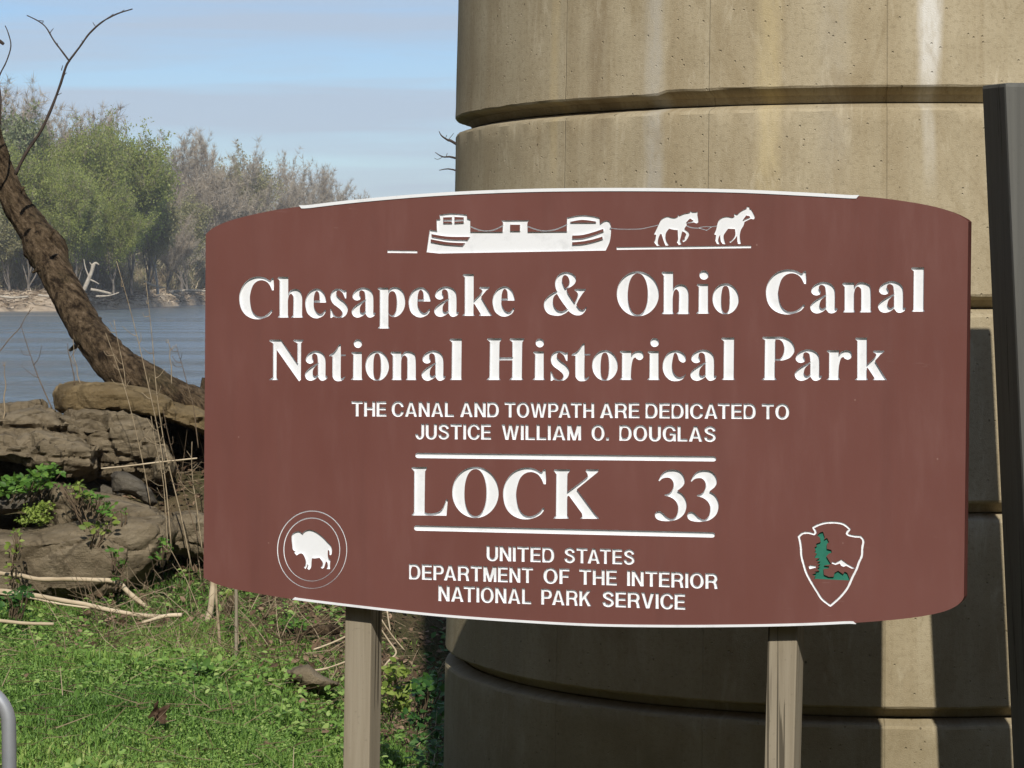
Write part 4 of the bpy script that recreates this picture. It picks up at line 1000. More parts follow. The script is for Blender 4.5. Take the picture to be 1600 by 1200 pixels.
rock([(444, 1050), (462, 1043), (482, 1038), (500, 1054), (532, 1069), (512, 1078), (470, 1074)], 14.0, 0.35, M_RA, 'small pointed tan stone lying in the grass left of the sign post', 12, vox=0.012, amp=.010)
rock([(340, 1000), (352, 995), (368, 1000), (366, 1008), (344, 1009)], 15.3, 0.2, M_RC, 'tiny flat stone in the litter below the sign corner', 13, vox=0.012, amp=.008)

# ------------------------------------------------------------------ the leaning tree
M_BARK, nt, b = mat_base('rough_brown_bark', 0.95, 0.1)
_m1 = nt.nodes.new('ShaderNodeMapping'); _m1.inputs['Rotation'].default_value = (0, R(32), 0); nt.links.new(mapped(nt), _m1.inputs[0])
_m2 = nt.nodes.new('ShaderNodeMapping'); _m2.inputs['Scale'].default_value = (1, 1, 0.28); nt.links.new(_m1.outputs[0], _m2.inputs[0])
v = _m2.outputs[0]; f = tex_noise(nt, v, 22, 9, 0.75, 0.25); g = tex_noise(nt, mapped(nt), 3, 5); h_ = tex_noise(nt, mapped(nt), 60, 5, .7)
c = ramp(nt, f, [(0.40, (0.022, 0.015, 0.010)), (0.5, (0.085, 0.060, 0.036)), (0.62, (0.18, 0.13, 0.082)), (0.75, (0.30, 0.25, 0.19))])
c = mixc(nt, ramp(nt, g, [(0.5, 0.0), (0.7, 0.45)]), c, (0.10, 0.092, 0.05))
nt.links.new(c, b.inputs['Base Color']); bump(nt, b, mixc(nt, 0.5, f, h_), 1.0, 0.05)
TY = 18.7
tree = empty('leaning_tree', P(360, 690, TY)); tree.location.z = 0.6
tag(tree, 'rough-barked tree trunk leaning left over the river from the boulders', 'tree')
cl = [(-75, -60, 50), (-62, 20, 48), (-45, 100, 46), (-28, 170, 44), (-14, 220, 44), (0, 268, 46), (22, 312, 48), (48, 352, 54), (70, 388, 64), (86, 425, 58), (108, 468, 56), (134, 512, 58), (162, 548, 62), (192, 578, 66), (232, 600, 64), (280, 626, 66), (330, 652, 74), (372, 690, 95), (395, 740, 120)]
sp = spline(cl, 16)
q = [P(a, b_, TY + 0.5*math.sin(i*0.02)) for i, (a, b_, w) in enumerate(sp)]
rad = [w*0.455*TY/F for a, b_, w in sp]
V = []; n = 56; m = len(q)
for i, p in enumerate(q):
    t = (q[min(i+1, m-1)]-q[max(i-1, 0)]).normalized(); a = t.cross(Vector((0.1, 1, 0.1))).normalized(); b2 = t.cross(a)
    for k in range(n):
        th = 2*math.pi*k/n; d = a*math.cos(th)+b2*math.sin(th)
        s = i*0.062
        rr_ = 1 + 0.13*noise.noise(Vector((math.cos(th)*1.3, math.sin(th)*1.3, s*0.9))) + 0.07*noise.noise(Vector((math.cos(th)*5, math.sin(th)*5, s*2.6))) + 0.07*noise.noise(Vector((math.cos(th)*9, math.sin(th)*9, s*3))) + 0.04*noise.noise(Vector((math.cos(th)*18, math.sin(th)*18, s*9)))
        kn = math.exp(-((sp[i][0]-70)/13)**2 - ((sp[i][1]-388)/18)**2)
        rr_ += kn*(0.10*noise.noise(Vector((math.cos(th)*3, math.sin(th)*3, s*5+4))) + 0.10)
        V.append(p + d*rad[i]*rr_ - tree.location)
Fc = [(i*n+k, i*n+(k+1) % n, (i+1)*n+(k+1) % n, (i+1)*n+k) for i in range(m-1) for k in range(n)] + [tuple(range(n))[::-1], tuple((m-1)*n+k for k in range(n))]
mesh_obj('trunk', V, Fc, M_BARK, tree, smooth=True)
M_BRANCH = simple('dark_twig_bark', (0.035, 0.026, 0.022), (0.075, 0.055, 0.045), 20, 0.85)
def shift(o, root):
    from mathutils import Matrix
    o.data.transform(Matrix.Translation(-root.location)); o.parent = root; return o
def twig(pts, w0, w1, D=TY, dj=0.0):
    return shift(px_tube('branch', pts, D, w0, w1, M_BRANCH, None, 6, 0.3, dj, 4, fs=25), tree)
twig([(24, 273), (40, 240), (62, 208), (80, 170), (95, 130), (103, 104), (109, 94)], 5.5, 3.2)
twig([(108, 95), (124, 74), (140, 52), (160, 34), (182, 22), (207, 14)], 3.4, 2.0)
twig([(108, 95), (96, 79), (84, 63), (72, 43), (60, 33), (42, 24)], 3.0, 1.6)
twig([(68, 33), (60, 32)], 1.4, 1.0)
twig([(40, 240), (44, 226)], 1.6, 0.8); twig([(66, 200), (74, 192)], 1.4, 0.7); twig([(96, 110), (98, 102)], 1.5, .8)
twig([(-14, 150), (0, 116), (10, 96), (17, 72), (13, 52), (8, 40)], 2.8, 1.4)
twig([(-20, 230), (-2, 200), (1, 170), (0, 140), (-8, 110)], 3.4, 2.0)
twig([(-8, 60), (2, 66), (6, 69)], 6, 5)
for i in range(3):      # more limbs above and left of the frame
    a0 = cl[i % 4]; 
    twig([(a0[0]-5, a0[1]), (a0[0]-60-12*i, a0[1]-90-10*i), (a0[0]-130-20*i, a0[1]-230-30*(i % 5))], 9, 3, TY, 1.5*((i % 3)-1))
# root plate and dark stub beside the sign edge
shift(px_tube('root', [(300, 640), (315, 612), (318, 590)], TY-0.2, 14, 5, M_BARK, None, 8, 0.4), tree)
shift(px_tube('root', [(225, 655), (262, 690), (300, 706), (350, 720)], TY-0.05, 26, 34, M_BARK, None, 8, 0.4), tree)

# branch tips of a small tree standing behind the pier
bt = empty('bare_tree', (P(800, 400, 24).x, 24, 0))
tag(bt, 'bare small tree behind the pier with twig tips showing at its left edge', 'tree')
def btw(pts, w0, w1, nm='branch'): return shift(px_tube(nm, pts, 24, w0, w1, M_BRANCH, None, 5, 0.2, 0, 4, fs=20), bt)
btw([(800, 800), (798, 560), (802, 380), (790, 230), (795, 120)], 34, 10, 'trunk')
btw([(795, 300), (750, 250), (708, 222), (700, 219), (690, 212), (686, 205)], 7, 1.0)
btw([(700, 219), (706, 212), (709, 208)], 1.0, .8); btw([(795, 310), (745, 262), (708, 246), (692, 245), (680, 238)], 6, 1.0)
btw([(692, 245), (684, 249), (679, 247)], 1.0, .8); btw([(798, 330), (750, 285), (708, 265), (686, 266)], 6, 1.0)
btw([(697, 245), (699, 239)], 1.0, .8); btw([(696, 217), (698, 211)], 1.0, .8)

# ------------------------------------------------------------------ dead sticks and poles
M_POLE = simple('sun_bleached_pole', (0.36, 0.285, 0.185), (0.60, 0.50, 0.36), 9, 0.85, 6, 0.3, 0.004, stretch=(0.4, 1, 1))
M_STALK = simple('dry_weed_stalk', (0.22, 0.165, 0.10), (0.42, 0.34, 0.23), 20, 0.9)
M_STALKD = simple('brown_weed_stalk', (0.10, 0.07, 0.045), (0.21, 0.155, 0.10), 20, 0.9)
for pts, D, w0, w1, dj, lab in (
    ([(-60, 888), (0, 896), (30, 899), (60, 905), (110, 905), (165, 907)], 16.1, 6.5, 7.5, .1, 'upper pale pole lying across the foreground boulder'),
    ([(160, 906), (185, 911), (205, 930), (238, 955)], 16.2, 7, 9, 0, 'short thick pale stick bending down from the end of the upper pole'),
    ([(-60, 920), (0, 924), (40, 928), (90, 937), (130, 944), (180, 955), (225, 962), (258, 964)], 15.6, 9, 7, .1, 'lower pale pole lying at the foot of the foreground boulder'),
    ([(-50, 921), (40, 933), (90, 943), (140, 950)], 15.55, 4, 3, 0, 'thin stick lying against the lower pale pole'),
    ([(-60, 966), (0, 970), (40, 974), (84, 975)], 14.9, 6, 5, 0, 'short pale pole in the grass at the left edge'),
    ([(222, 973), (245, 966), (262, 962), (284, 961)], 15.3, 4, 8, 0, 'small pale stick just right of the lower pole end'),
    ([(324, 972), (330, 945), (333, 905), (333, 860)], 15.8, 11, 9, 0, 'upright peeled stick standing below the left corner of the sign'),
    ([(369, 1052), (369, 1000), (369, 930), (367, 880)], 14.6, 6, 5, 0, 'thin upright grey stem between the peeled stick and the post'),
    ([(345, 1040), (342, 985), (338, 935), (337, 880)], 15.0, 5, 4, 0, 'slender brown stem right beside the upright peeled stick'),
    ([(348, 1005), (400, 990), (450, 986), (530, 984)], 15.6, 11, 17, .2, 'dark rotten log lying under the sign left of the post'),
    ([(415, 985), (450, 1000), (497, 976)], 15.0, 2.5, 3, 0, 'crooked pale twig in front of the dark rotten log'),
    ([(490, 1015), (520, 1004), (560, 985)], 14.6, 3, 3, 0, 'pale twig pointing up behind the left post'),
    ([(490, 1048), (515, 1043), (550, 1030)], 14.2, 3, 3, 0, 'short pale twig behind the small pointed stone'),
    ([(597, 1046), (606, 1034), (619, 1020), (608, 1002), (590, 975)], 14.5, 3.5, 2.2, 0, 'bent straw-coloured stick just right of the left post'),
    ([(596, 968), (612, 992), (632, 1016)], 14.7, 2.5, 2, 0, 'straight straw-coloured stick leaning right of the left post'),
    ([(605, 955), (608, 975), (610, 985)], 14.9, 2.5, 2, 0, 'short upright straw just under the sign right of the left post'),
    ([(158, 732), (200, 728), (250, 722), (308, 716)], 16.6, 2.2, 2.6, .1, 'long straight straw lying level across the boulder pile'),
    ):
    m_ = M_POLE if w0 > 3.5 or 'pale' in lab or 'straw' in lab else M_STALK
    if 'rotten' in lab: m_ = M_BARK
    if 'stem' in lab: m_ = M_STALK
    if m_ is M_STALK and 'grey' in lab: m_ = M_POST
    tag(px_tube('stick', pts, D, w0, w1, m_, None, 8, 0.25, dj, 5, fs=18), lab, 'stick', 'dead sticks and poles on the bank')

# tall dry weed stalks between the boulders (each a plant with its side shoots)
def weed(base_px, top, D, w, mat, label, shoots=4, seed=0, bend=0.0):
    rr = random.Random(seed)
    (x0, y0), (x1, y1) = base_px, top
    pts = []
    for i in range(6):
        t = i/5; pts.append((x0+(x1-x0)*t + bend*math.sin(t*math.pi) + rr.uniform(-2, 2)*(0 < i < 5), y0+(y1-y0)*t))
    root = empty('dry_weed', P(x0, y0, D)); tag(root, label, 'weed', 'tall dry weeds among the boulders')
    shift(px_tube('stalk', pts, D, w, 0.9, mat, None, 5, 0.1, 0, 3, fs=10), root)
    for k in range(shoots):
        t = rr.uniform(0.35, 0.95); i = min(4, int(t*5)); a = pts[i]; b2 = pts[i+1]; u = t*5-i
        sx0 = a[0]+(b2[0]-a[0])*u; sy0 = a[1]+(b2[1]-a[1])*u
        L = rr.uniform(18, 60)*(1.15-t); an = rr.choice([-1, 1])*rr.uniform(0.4, 1.1)
        ex = sx0+math.sin(an)*L + (x1-x0)*0.1; ey = sy0-math.cos(an)*L
        shift(px_tube('side_shoot', [(sx0, sy0), ((sx0+ex)/2+rr.uniform(-3, 3), (sy0+ey)/2+4), (ex, ey)], D, w*0.55, 0.6, mat, None, 4, 0.0, rr.uniform(-.1, .1), 3, fs=10), root)
    return root
for a in (
    ((268, 860), (182, 408), 16.6, 2.4, M_STALK, 'tallest straw-coloured dry weed reaching up past the leaning trunk', 7, 1, 14),
    ((300, 890), (228, 440), 16.7, 2.6, M_STALK, 'tall pale dry weed a little right of the tallest one', 7, 2, -10),
    ((235, 790), (165, 520), 17.0, 1.8, M_STALK, 'pale forked weed standing in front of the trunk base', 5, 3, 8),
    ((200, 640), (178, 500), 17.8, 1.6, M_STALK, 'short pale weed crossing the leaning trunk', 4, 4, 4),
    ((82, 640), (32, 505), 17.9, 2.2, M_STALKD, 'brown weed leaning left in front of the water', 3, 5, -5),
    ((116, 602), (106, 536), 17.9, 2.0, M_STALKD, 'short dark upright stem standing on the tan slab', 1, 6, 1),
    ((126, 600), (114, 530), 18.0, 1.8, M_STALK, 'thin pale stem beside the dark upright one on the tan slab', 1, 7, -2),
    ((4, 660), (8, 565), 17.6, 3.0, M_STALK, 'pale stem standing at the very left edge above the boulders', 1, 8, 2),
    ((-10, 560), (52, 480), 17.8, 2.0, M_STALKD, 'thin dark twig slanting up from the left edge over the water', 2, 9, 3),
    ((268, 600), (262, 530), 17.2, 1.8, M_STALK, 'pale upright stem above the trunk root near the sign', 3, 10, 2),
    ((310, 700), (275, 540), 17.0, 2.0, M_STALKD, 'brown weed with side twigs beside the left edge of the sign', 6, 11, 5),
    ((316, 860), (300, 690), 16.4, 2.6, M_STALK, 'pale weed hugging the lower left edge of the sign', 4, 12, -3),
    ((262, 880), (236, 650), 16.3, 2.0, M_STALK, 'pale leaning weed over the rounded boulder', 5, 13, 6),
    ((330, 900), (255, 640), 16.5, 2.2, M_STALKD, 'dark leaning weed in front of the dark gap', 6, 14, -6),
    ((240, 955), (145, 850), 15.9, 2.4, M_STALKD, 'short dark weed leaning over the foreground boulder', 3, 15, 4),
    ((312, 960), (262, 850), 15.9, 1.8, M_STALK, 'low pale weed below the foreground boulder end', 5, 16, 4),
    ((290, 1060), (268, 970), 14.3, 2.0, M_STALK, 'straw stalk leaning left in the middle of the grass', 1, 17, 3),
    ((105, 1050), (98, 985), 14.3, 2.0, M_STALK, 'straw stalk standing in the grass at the left', 1, 18, 2),
    ((62, 1045), (45, 978), 14.4, 2.0, M_STALK, 'leftmost straw stalk standing in the grass', 1, 19, 2),
    ((262, 1055), (228, 1000), 14.2, 1.8, M_STALK, 'shortest straw stalk leaning in the grass', 0, 20, 1),
    ((420, 1010), (360, 935), 14.8, 2.0, M_STALK, 'straw stalk leaning under the left part of the sign', 2, 21, 2),
    ((440, 995), (468, 935), 15.2, 2.0, M_STALK, 'straw stalk leaning right under the sign', 2, 22, 2),
    ((500, 1000), (452, 935), 15.4, 1.8, M_STALK, 'fine straw stalk under the sign close to the left post', 3, 23, 2),
    ): weed(*a)

# ------------------------------------------------------------------ leafy plants
M_LF1 = leaf_mat('fresh_green_leaf', [(0.0, (0.05, 0.12, 0.018)), (0.5, (0.09, 0.20, 0.028)), (1.0, (0.16, 0.29, 0.05))], 0.3, 0.5)
M_LF2 = leaf_mat('yellow_green_leaf', [(0.0, (0.13, 0.19, 0.03)), (0.5, (0.22, 0.30, 0.05)), (1.0, (0.34, 0.42, 0.11))], 0.35, 0.5)
M_LF3 = leaf_mat('dark_green_leaf', [(0.0, (0.022, 0.07, 0.016)), (0.5, (0.04, 0.11, 0.022)), (1.0, (0.08, 0.17, 0.035))], 0.25, 0.45)
def leaf_geo(C0, size, rg, flat=0.5, jagged=True):
    """pointed leaves of eight triangles folded along the midrib"""
    m = len(C0)
    d = rg.normal(0, 1, (m, 3)); d[:, 2] = d[:, 2]*0.4+0.15; d /= np.linalg.norm(d, axis=1)[:, None]
    nrm = rg.normal(0, 0.5, (m, 3)); nrm[:, 2] += flat*1.6; nrm[:, 1] -= 0.5
    s = np.cross(d, nrm); s /= np.linalg.norm(s, axis=1)[:, None]; nn = np.cross(s, d)
    L = size*rg.uniform(0.6, 1.35, m)[:, None]; w = L*rg.uniform(0.28, 0.42, m)[:, None]
    pts = [C0, C0+d*L*.3+s*w*.85+nn*L*.08, C0+d*L*.65+s*w*.75+nn*L*.06, C0+d*L-nn*L*.08, C0+d*L*.65-s*w*.75+nn*L*.06, C0+d*L*.3-s*w*.85+nn*L*.08, C0+d*L*.5]
    V = np.stack(pts, 1).reshape(-1, 3)
    T = np.array([(0, 1, 6), (1, 2, 6), (2, 3, 6), (3, 4, 6), (4, 5, 6), (5, 0, 6)])
    T = (np.arange(m)[:, None, None]*7 + T[None]).reshape(-1, 3)
    return V, T, np.repeat(rg.uniform(0, 1, m), 7)
def plant(name, spots, D, n, size, mat, label, cat, seed, spread=12, depth=0.12, stems=True, group=None):
    rg = np.random.default_rng(seed); C0 = []
    for (x, y) in spots:
        for k in range(int(n*1.7)):
            C0.append(tuple(P(x+rg.normal(0, spread), y+rg.normal(0, spread*0.55), D+rg.normal(0, depth))))
    C0 = np.array(C0); root = empty(name, P(spots[0][0], spots[0][1]+14, D)); tag(root, label, cat, group)
    r0 = np.array(root.location)
    V, T, rn = leaf_geo(C0-r0, size*0.66, rg); tag(np_mesh('leaves', V, T, mat, root, rn), kind='stuff')
    if stems:
        gs = []
        for i in range(0, len(C0), max(1, len(C0)//26)):
            e = Vector(C0[i]-r0); b0 = Vector((e.x*0.6, e.y*0.7, min(e.z, 0)-0.05))
            gs.append(tube_geo([b0, b0.lerp(e, .5)+Vector((0.01, 0, 0.01)), e], [0.004, 0.003, 0.002], 4))
        V, Fc = join_geo(gs); tag(mesh_obj('stems', V, Fc, M_STALKD, root), kind='stuff')
    return root
plant('leafy_plant', [(5, 758), (25, 752), (45, 748), (62, 742), (78, 735), (35, 765), (10, 770), (60, 755)], 16.95, 26, 0.075, M_LF1, 'bushy dark green plant growing on the ledge at the left edge', 'plant', 31, 9)
plant('moss_clump', [(40, 815), (55, 808), (68, 812), (50, 800), (62, 798), (72, 790)], 16.75, 60, 0.035, M_LF2, 'yellow-green mossy clump between the two left stones', 'plant', 32, 7, 0.08, False)
plant('sapling', [(118, 760), (128, 772), (122, 780)], 16.55, 12, 0.07, M_LF2, 'yellow-green leaf tuft at the top of the thin sapling', 'plant', 33, 6)
plant('sapling', [(140, 772), (152, 782), (165, 790), (160, 800)], 16.5, 11, 0.07, M_LF1, 'widest green leaf tuft of the sapling over the smooth boulder', 'plant', 34, 7)
plant('sapling', [(138, 825), (150, 832), (172, 818)], 16.45, 11, 0.065, M_LF2, 'yellow-green leaf tuft hanging over the foreground boulder', 'plant', 35, 8)
plant('sapling', [(178, 862), (190, 880), (185, 905)], 16.1, 8, 0.06, M_LF1, 'sparse green leaf tuft above the bent stick', 'plant', 36, 6)
plant('sapling', [(190, 800), (96, 758)], 16.6, 6, 0.05, M_LF1, 'scattered small leaves on the smooth sloping boulder', 'plant', 37, 6)
plant('weed_plant', [(24, 835), (26, 850), (18, 884), (14, 905), (20, 862)], 16.0, 5, 0.055, M_LF2, 'thin leafy weed in front of the foreground boulder at the left', 'plant', 38, 5)
plant('weed_plant', [(255, 845), (262, 858), (250, 870)], 16.2, 10, 0.05, M_LF1, 'small green weed at the right end of the foreground boulder', 'plant', 39, 5)
plant('weed_plant', [(20, 935), (35, 925), (28, 950)], 15.4, 22, 0.06, M_LF3, 'dark green weed between the two pale poles', 'plant', 40, 8)
plant('weed_plant', [(312, 1042), (320, 1058), (318, 1072), (308, 1085)], 13.7, 14, 0.085, M_LF1, 'broad-leaved green weed standing in the middle of the grass', 'plant', 41, 8)
plant('weed_plant', [(612, 1062), (625, 1050), (608, 1082), (628, 1075), (618, 1095), (604, 1110), (632, 1100), (616, 1045)], 13.3, 16, 0.065, M_LF2, 'bright green leafy plant between the left post and the pier', 'plant', 42, 8)
plant('weed_plant', [(652, 1080), (665, 1100), (648, 1120), (672, 1070)], 12.9, 22, 0.065, M_LF3, 'dark leafy plant in the shade beside the pier foot', 'plant', 43, 11)
plant('weed_plant', [(355, 930), (362, 926)], 15.2, 8, 0.05, M_LF2, 'little yellow-green sprout right under the sign corner', 'plant', 44, 4)
plant('weed_plant', [(455, 978), (440, 975), (470, 976)], 15.6, 22, 0.05, M_LF1, 'low green weed behind the dark rotten log', 'plant', 45, 9)
sap = px_tube('bramble_stem', [(170, 905), (160, 860), (150, 830), (120, 800), (112, 765)], 16.5, 2.6, 1.2, M_STALKD, None, 6, .1)
tag(sap, 'thin reddish bramble stem arching up past the foreground boulder', 'stem', None)
tag(px_tube('bramble_stem', [(19, 925), (20, 880), (27, 840), (24, 830)], 16.0, 2.4, 1.2, M_STALKD, None, 6, .1), 'upright reddish stem of the thin weed at the left edge', 'stem')

# ------------------------------------------------------------------ metal hoop rail at the lower left
M_GALV = simple('dull_galvanised_steel', (0.34, 0.36, 0.39), (0.46, 0.48, 0.51), 8, 0.42, 5, 0.1, 0.002); 
M_GALV.node_tree.nodes['Principled BSDF'].inputs['Metallic'].default_value = 0.55
hp = [G(13, 1150, 0)]
D_ = 5.6; xr = P(14, 1130, D_).x
topz = P(0, 1071, D_).z
R_ = 0.085
pts = [Vector((xr-0.002, D_, -0.2)), Vector((xr, D_, 0.5)), Vector((xr, D_, topz-R_-0.02))]
for k in range(1, 10):
    a = k*math.pi/2/9; pts.append(Vector((xr - R_ + R_*math.cos(a), D_, topz-R_+R_*math.sin(a))))
pts.append(Vector((xr-0.55, D_, topz)))
for k in range(1, 10):
    a = k*math.pi/2/9; pts.append(Vector((xr-0.55-R_*math.sin(a), D_, topz-R_+R_*math.cos(a))))
pts.append(Vector((xr-0.55-R_, D_, -0.2)))
V, Fc = tube_geo(pts, [0.0155]*len(pts), 20)
tag(mesh_obj('metal_hoop', V, Fc, M_GALV, None, True), 'grey tubular steel hoop at the lower left corner', 'rail')

# ------------------------------------------------------------------ dead leaf, litter, grass, clover
M_DEADL = leaf_mat('dead_leaf_brown', [(0.0, (0.06, 0.036, 0.022)), (0.6, (0.15, 0.095, 0.058)), (1.0, (0.34, 0.24, 0.16))], 0.15, 0.8)
def gz(x, y): return mound(x, y)
rg = np.random.default_rng(3)
# crumpled brown leaf in the grass
bm = bmesh.new(); bmesh.ops.create_grid(bm, x_segments=9, y_segments=9, size=0.5)
for v_ in bm.verts:
    x, y = v_.co.x, v_.co.y; r_ = 1-0.35*abs(math.sin(3*math.atan2(y, x)))
    v_.co.x *= r_*0.09; v_.co.y *= r_*0.10
    v_.co.z = 0.09*noise.noise(Vector((x*4, y*4, 1))) + 0.06*(x*x) + 0.05*abs(y)
me = bpy.data.meshes.new('dead_leaf'); bm.to_mesh(me); bm.free()
at = me.attributes.new('rnd', 'FLOAT', 'POINT'); at.data.foreach_set('value', rg.uniform(0.0, .35, len(me.vertices)))
me.materials.append(M_DEADL); dl = link(bpy.data.objects.new('dead_leaf', me)); g_ = G(246, 1128, 0.04); dl.location = (g_.x, g_.y, gz(g_.x, g_.y)+0.07); dl.rotation_euler = (1.0, 0.3, 0.4)
me.polygons.foreach_set('use_smooth', [True]*len(me.polygons))
tag(dl, 'large crumpled brown leaf lying in the grass', 'leaf')
me2 = me.copy(); bg_ = G(650, 1180, 0.04); d2 = dl.copy(); COL.objects.link(d2); d2.location = (bg_.x, bg_.y, gz(bg_.x, bg_.y)+0.03); d2.scale = (.6, .6, .6); d2.rotation_euler = (.4, .2, 2.1)
tag(d2, 'small brown leaf in the grass near the foot of the pier', 'leaf')
# litter: flat dead leaves and straw
m = 9000
X = rg.uniform(-2.6, 0.1, m); Y = rg.uniform(12.0, 19.2, m)
dens = 1/(1+np.exp(-(Y-15.2-0.5*np.sin(X*2.3))/0.45)); keep = rg.uniform(0, 1, m) < dens*0.95+0.05*(X > -1.2)
X = X[keep]; Y = Y[keep]; Z = np.array([gz(a, b_) for a, b_ in zip(X, Y)]) + rg.uniform(0.0, 0.05, len(X))
V, T, rn = leaf_geo(np.stack([X, Y, Z], 1), 0.045, rg, 1.0)
tag(np_mesh('leaf_litter', V, T, M_DEADL, None, rn), 'brown dead leaves scattered on the bank below the boulders', kind='stuff')
m = 1300
X = rg.uniform(-2.6, 0.0, m); Y = rg.uniform(14.2, 18.6, m); Z = np.array([gz(a, b_) for a, b_ in zip(X, Y)]) + np.abs(rg.normal(0, 0.06, m))
d = rg.normal(0, 1, (m, 3)); d[:, 2] = np.abs(d[:, 2])*0.55; d[:, 1] *= 0.5; d /= np.linalg.norm(d, axis=1)[:, None]
L = rg.uniform(0.10, 0.42, m)[:, None]; w = rg.uniform(0.0010, 0.0024, m)[:, None]
P0 = np.stack([X, Y, Z], 1); s = np.cross(d, np.tile([0, 1.0, 0.2], (m, 1))); s /= np.linalg.norm(s, axis=1)[:, None]; mid = P0 + d*L*0.5 + rg.normal(0, 0.03, (m, 3))
V = np.stack([P0-s*w, P0+s*w, mid+s*w, mid-s*w, P0+d*L+s*w*.4, P0+d*L-s*w*.4], 1).reshape(-1, 3)
T = (np.arange(m)[:, None, None]*6 + np.array([(0, 1, 2, 3), (3, 2, 4, 5)])[None]).reshape(-1, 4)
M_STRAW = leaf_mat('dry_straw', [(0.0, (0.07, 0.05, 0.032)), (0.6, (0.20, 0.145, 0.09)), (1.0, (0.42, 0.34, 0.23))], 0.1, 0.85)
tag(np_mesh('dry_straw', V, T, M_STRAW, None, np.repeat(rg.uniform(0, 1, m), 6)), 'tangle of dry straw and twigs below the boulders', kind='stuff')
# grass
def grass(name, m, x0, x1, y0, y1, hmin, hmax, mat, label, dfn, seed, wid=0.0035):
    rg = np.random.default_rng(seed)
    X = rg.uniform(x0, x1, m); Y = rg.uniform(y0, y1, m)
    keep = rg.uniform(0, 1, m) < dfn(X, Y)
    keep &= ((X-PX)**2 + (Y-PY)**2) > 1.70**2
    X = X[keep]; Y = Y[keep]; m = len(X)
    Z = 0.05*0 + np.array([gz(a, b_) for a, b_ in zip(X, Y)]) - 0.005
    pat = 0.6 + 0.5*np.sin(X*3.1+1.3*np.sin(Y*2.2)) * np.sin(Y*2.7+X)
    hh = rg.uniform(hmin, hmax, m)*np.clip(pat, 0.45, 1.15); a = rg.uniform(0, 2*np.pi, m); ln = rg.uniform(0.2, 0.95, m)*hh
    w = wid*rg.uniform(0.6, 1.4, m)
    dx, dy = np.cos(a), np.sin(a); b0 = np.stack([X, Y, Z], 1); s = np.stack([-dy, dx, np.zeros(m)], 1)*w[:, None]
    mid = b0 + np.stack([dx*ln*.35, dy*ln*.35, hh*.6], 1); tip = b0 + np.stack([dx*ln, dy*ln, hh*(1-0.25*ln/hh)], 1)
    V = np.stack([b0-s, b0+s, mid+s*.8, mid-s*.8, tip], 1).reshape(-1, 3)
    k = np.arange(m)[:, None, None]*5
    T = np.concatenate([(k+np.array([(0, 1, 2), (0, 2, 3), (3, 2, 4)])[None]).reshape(-1, 3)])
    rn = np.clip(0.35 + 0.28*np.sin(X*1.9+2)*np.sin(Y*1.6) + rg.uniform(-0.35, 0.35, m), 0, 1)
    return tag(np_mesh(name, V, T, mat, None, np.repeat(rn, 5)), label, kind='stuff')
M_GRASS = leaf_mat('lawn_grass_blade', [(0.0, (0.09, 0.18, 0.035)), (0.4, (0.18, 0.33, 0.065)), (0.75, (0.27, 0.38, 0.08)), (0.9, (0.38, 0.44, 0.15)), (1.0, (0.48, 0.43, 0.24))], 0.35, 0.5)
dn = lambda X, Y: np.clip(1/(1+np.exp((Y-15.6-0.5*np.sin(X*2.3)+0.9*(X+1.1))/0.28)), 0.03, 1)
grass('grass', 230000, -3.3, 0.6, 10.4, 17.3, 0.03, 0.095, M_GRASS, 'bright green grass in front of the boulders', dn, 51)
grass('grass', 30000, -3.6, 3.2, 5.0, 10.5, 0.03, 0.07, M_GRASS, 'bright green grass around the foot of the sign', lambda X, Y: np.ones_like(X), 52, 0.004)
rg = np.random.default_rng(77); m = 70000
X = rg.uniform(-3.2, 0.3, m); Y = rg.uniform(10.6, 16.6, m)
k_ = (np.sin(X*2.2+0.8)*np.sin(Y*1.4+0.3) + rg.normal(0, 0.25, m) > 0.05) & (rg.uniform(0, 1, m) < dn(X, Y)) & (((X-PX)**2+(Y-PY)**2) > 1.72**2)
X = X[k_]; Y = Y[k_]; Z = np.array([gz(a, b_) for a, b_ in zip(X, Y)]) + rg.uniform(0.01, 0.05, len(X))
V, T, rn = leaf_geo(np.stack([X, Y, Z], 1), 0.013, rg, 1.2)
M_CLOV = leaf_mat('clover_leaf', [(0.0, (0.11, 0.22, 0.04)), (0.6, (0.21, 0.35, 0.075)), (1.0, (0.36, 0.47, 0.15))], 0.3, 0.5)
tag(np_mesh('ground_cover', V, T, M_CLOV, None, rn), 'low clover and chickweed mixed into the grass', kind='stuff')

# taller tufts, broad weed leaves and straw bits in the grass
def patchy(X, Y): return ((np.sin(X*3.3+1.1)*np.sin(Y*2.3+0.7) + 0.6*np.sin(X*7.1+Y*1.9)*np.sin(Y*5.3)) > 0.45).astype(float)*dn(X, Y)
grass('grass_tufts', 26000, -3.3, 0.5, 10.4, 16.8, 0.07, 0.17, M_GRASS, 'longer grass tufts standing out of the lawn', patchy, 61, 0.004)
rg = np.random.default_rng(78); m = 3000
X = rg.uniform(-3.2, 0.3, m); Y = rg.uniform(10.6, 16.9, m)
k_ = (rg.uniform(0, 1, m) < np.clip(0.25+0.9*(np.sin(X*1.7+4)*np.sin(Y*1.9+1)), 0, 1)) & (((X-PX)**2+(Y-PY)**2) > 1.75**2)
X = X[k_]; Y = Y[k_]; Z = np.array([gz(a, b_) for a, b_ in zip(X, Y)])
C1 = np.repeat(np.stack([X, Y, Z], 1), 5, 0); C1 += rg.normal(0, 0.018, C1.shape); C1[:, 2] += rg.uniform(0.035, 0.085, len(C1))
V, T, rn = leaf_geo(C1, 0.034, rg, 1.0)
tag(np_mesh('broadleaf_weeds', V, T, M_CLOV, None, rn), 'broad-leaved weeds growing through the grass', kind='stuff')
m = 1100
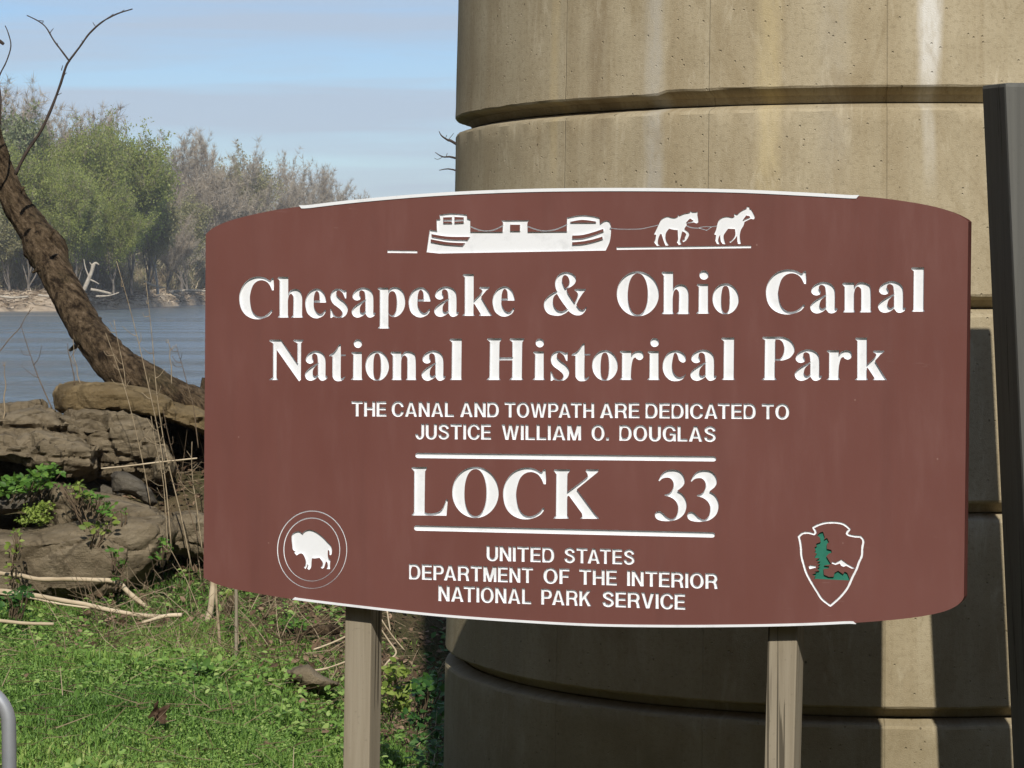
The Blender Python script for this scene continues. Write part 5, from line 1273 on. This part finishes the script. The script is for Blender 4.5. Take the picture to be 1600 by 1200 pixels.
X = rg.uniform(-3.0, 0.1, m); Y = rg.uniform(11.0, 16.5, m); Z = np.array([gz(a, b_) for a, b_ in zip(X, Y)]) + 0.045
d = rg.normal(0, 1, (m, 3)); d[:, 2] = np.abs(d[:, 2])*0.25; d /= np.linalg.norm(d, axis=1)[:, None]
L = rg.uniform(0.04, 0.22, m)[:, None]; w = rg.uniform(0.0012, 0.0028, m)[:, None]; P0 = np.stack([X, Y, Z], 1); s_ = np.cross(d, np.tile([0, 1.0, 0.2], (m, 1))); s_ /= np.linalg.norm(s_, axis=1)[:, None]
V = np.stack([P0-s_*w, P0+s_*w, P0+d*L+s_*w*.5, P0+d*L-s_*w*.5], 1).reshape(-1, 3)
tag(np_mesh('straw_bits', V, np.arange(4*m).reshape(-1, 4), M_STRAW, None, np.repeat(rg.uniform(0.2, 1, m), 4)), 'bits of straw lying in the grass', kind='stuff')
m = 1800
rg = np.random.default_rng(79)
X = rg.uniform(-0.52, 0.1, m); Y = rg.uniform(12.0, 18.6, m); keep = ((X-PX)**2+(Y-PY)**2) > 1.8**2; X = X[keep]; Y = Y[keep]
Z = np.array([gz(a, b_) for a, b_ in zip(X, Y)]) + rg.uniform(0.03, 0.28, len(X))
V, T, rn = leaf_geo(np.stack([X, Y, Z], 1), 0.05, rg, 0.8)
tag(np_mesh('ivy', V, T, M_LF3, None, rn), 'dark low leafy growth in the shade beside the pier', kind='stuff')
# little stubs and side twigs on the leaning trunk
rr = random.Random(4)
for (x, y), (x2, y2) in (((76, 372), (84, 360)), ((62, 420), (50, 426)), ((150, 505), (158, 496)), ((30, 300), (38, 292)), ((118, 540), (108, 548)), ((205, 566), (214, 556))):
    shift(px_tube('stub', [(x, y), ((x+x2)/2, (y+y2)/2), (x2, y2)], TY-0.1, 9, 4, M_BARK, None, 7, 0.4, 0, 3, fs=20), tree)
for (x, y) in ((48, 228), (54, 220), (75, 182), (88, 150), (100, 118), (118, 84), (130, 66), (150, 42), (170, 28), (190, 19), (92, 74), (78, 52), (64, 37), (35, 250)):
    a = rr.uniform(-1.2, 1.2); L_ = rr.uniform(4, 10)
    twig([(x, y), (x+math.sin(a)*L_*.5, y-math.cos(a)*L_*.5), (x+math.sin(a)*L_+1, y-math.cos(a)*L_)], 1.5, 0.8)

# ------------------------------------------------------------------ haze over the river
HAZE = True
if HAZE:
    M_HZ = bpy.data.materials.new('river_haze'); M_HZ.use_nodes = True; nt = M_HZ.node_tree; nt.nodes.clear()
    o_ = nt.nodes.new('ShaderNodeOutputMaterial'); pv = nt.nodes.new('ShaderNodeVolumePrincipled')
    pv.inputs['Color'].default_value = (0.86, 0.92, 1.0, 1); pv.inputs['Density'].default_value = 0.00020; pv.inputs['Anisotropy'].default_value = 0.0
    nt.links.new(pv.outputs[0], o_.inputs['Volume'])
    x0, x1, y0, y1, z0, z1 = -4300, 4300, -400, 6300, -6.0, 90.0
    V = [(x, y, z) for z in (z0, z1) for x, y in ((x0, y0), (x1, y0), (x1, y1), (x0, y1))]
    hz = mesh_obj('haze', V, [(3, 2, 1, 0), (4, 5, 6, 7), (0, 1, 5, 4), (1, 2, 6, 5), (2, 3, 7, 6), (3, 0, 4, 7)], M_HZ)
    tag(hz, 'thin pale haze over the river and the far trees', kind='stuff')
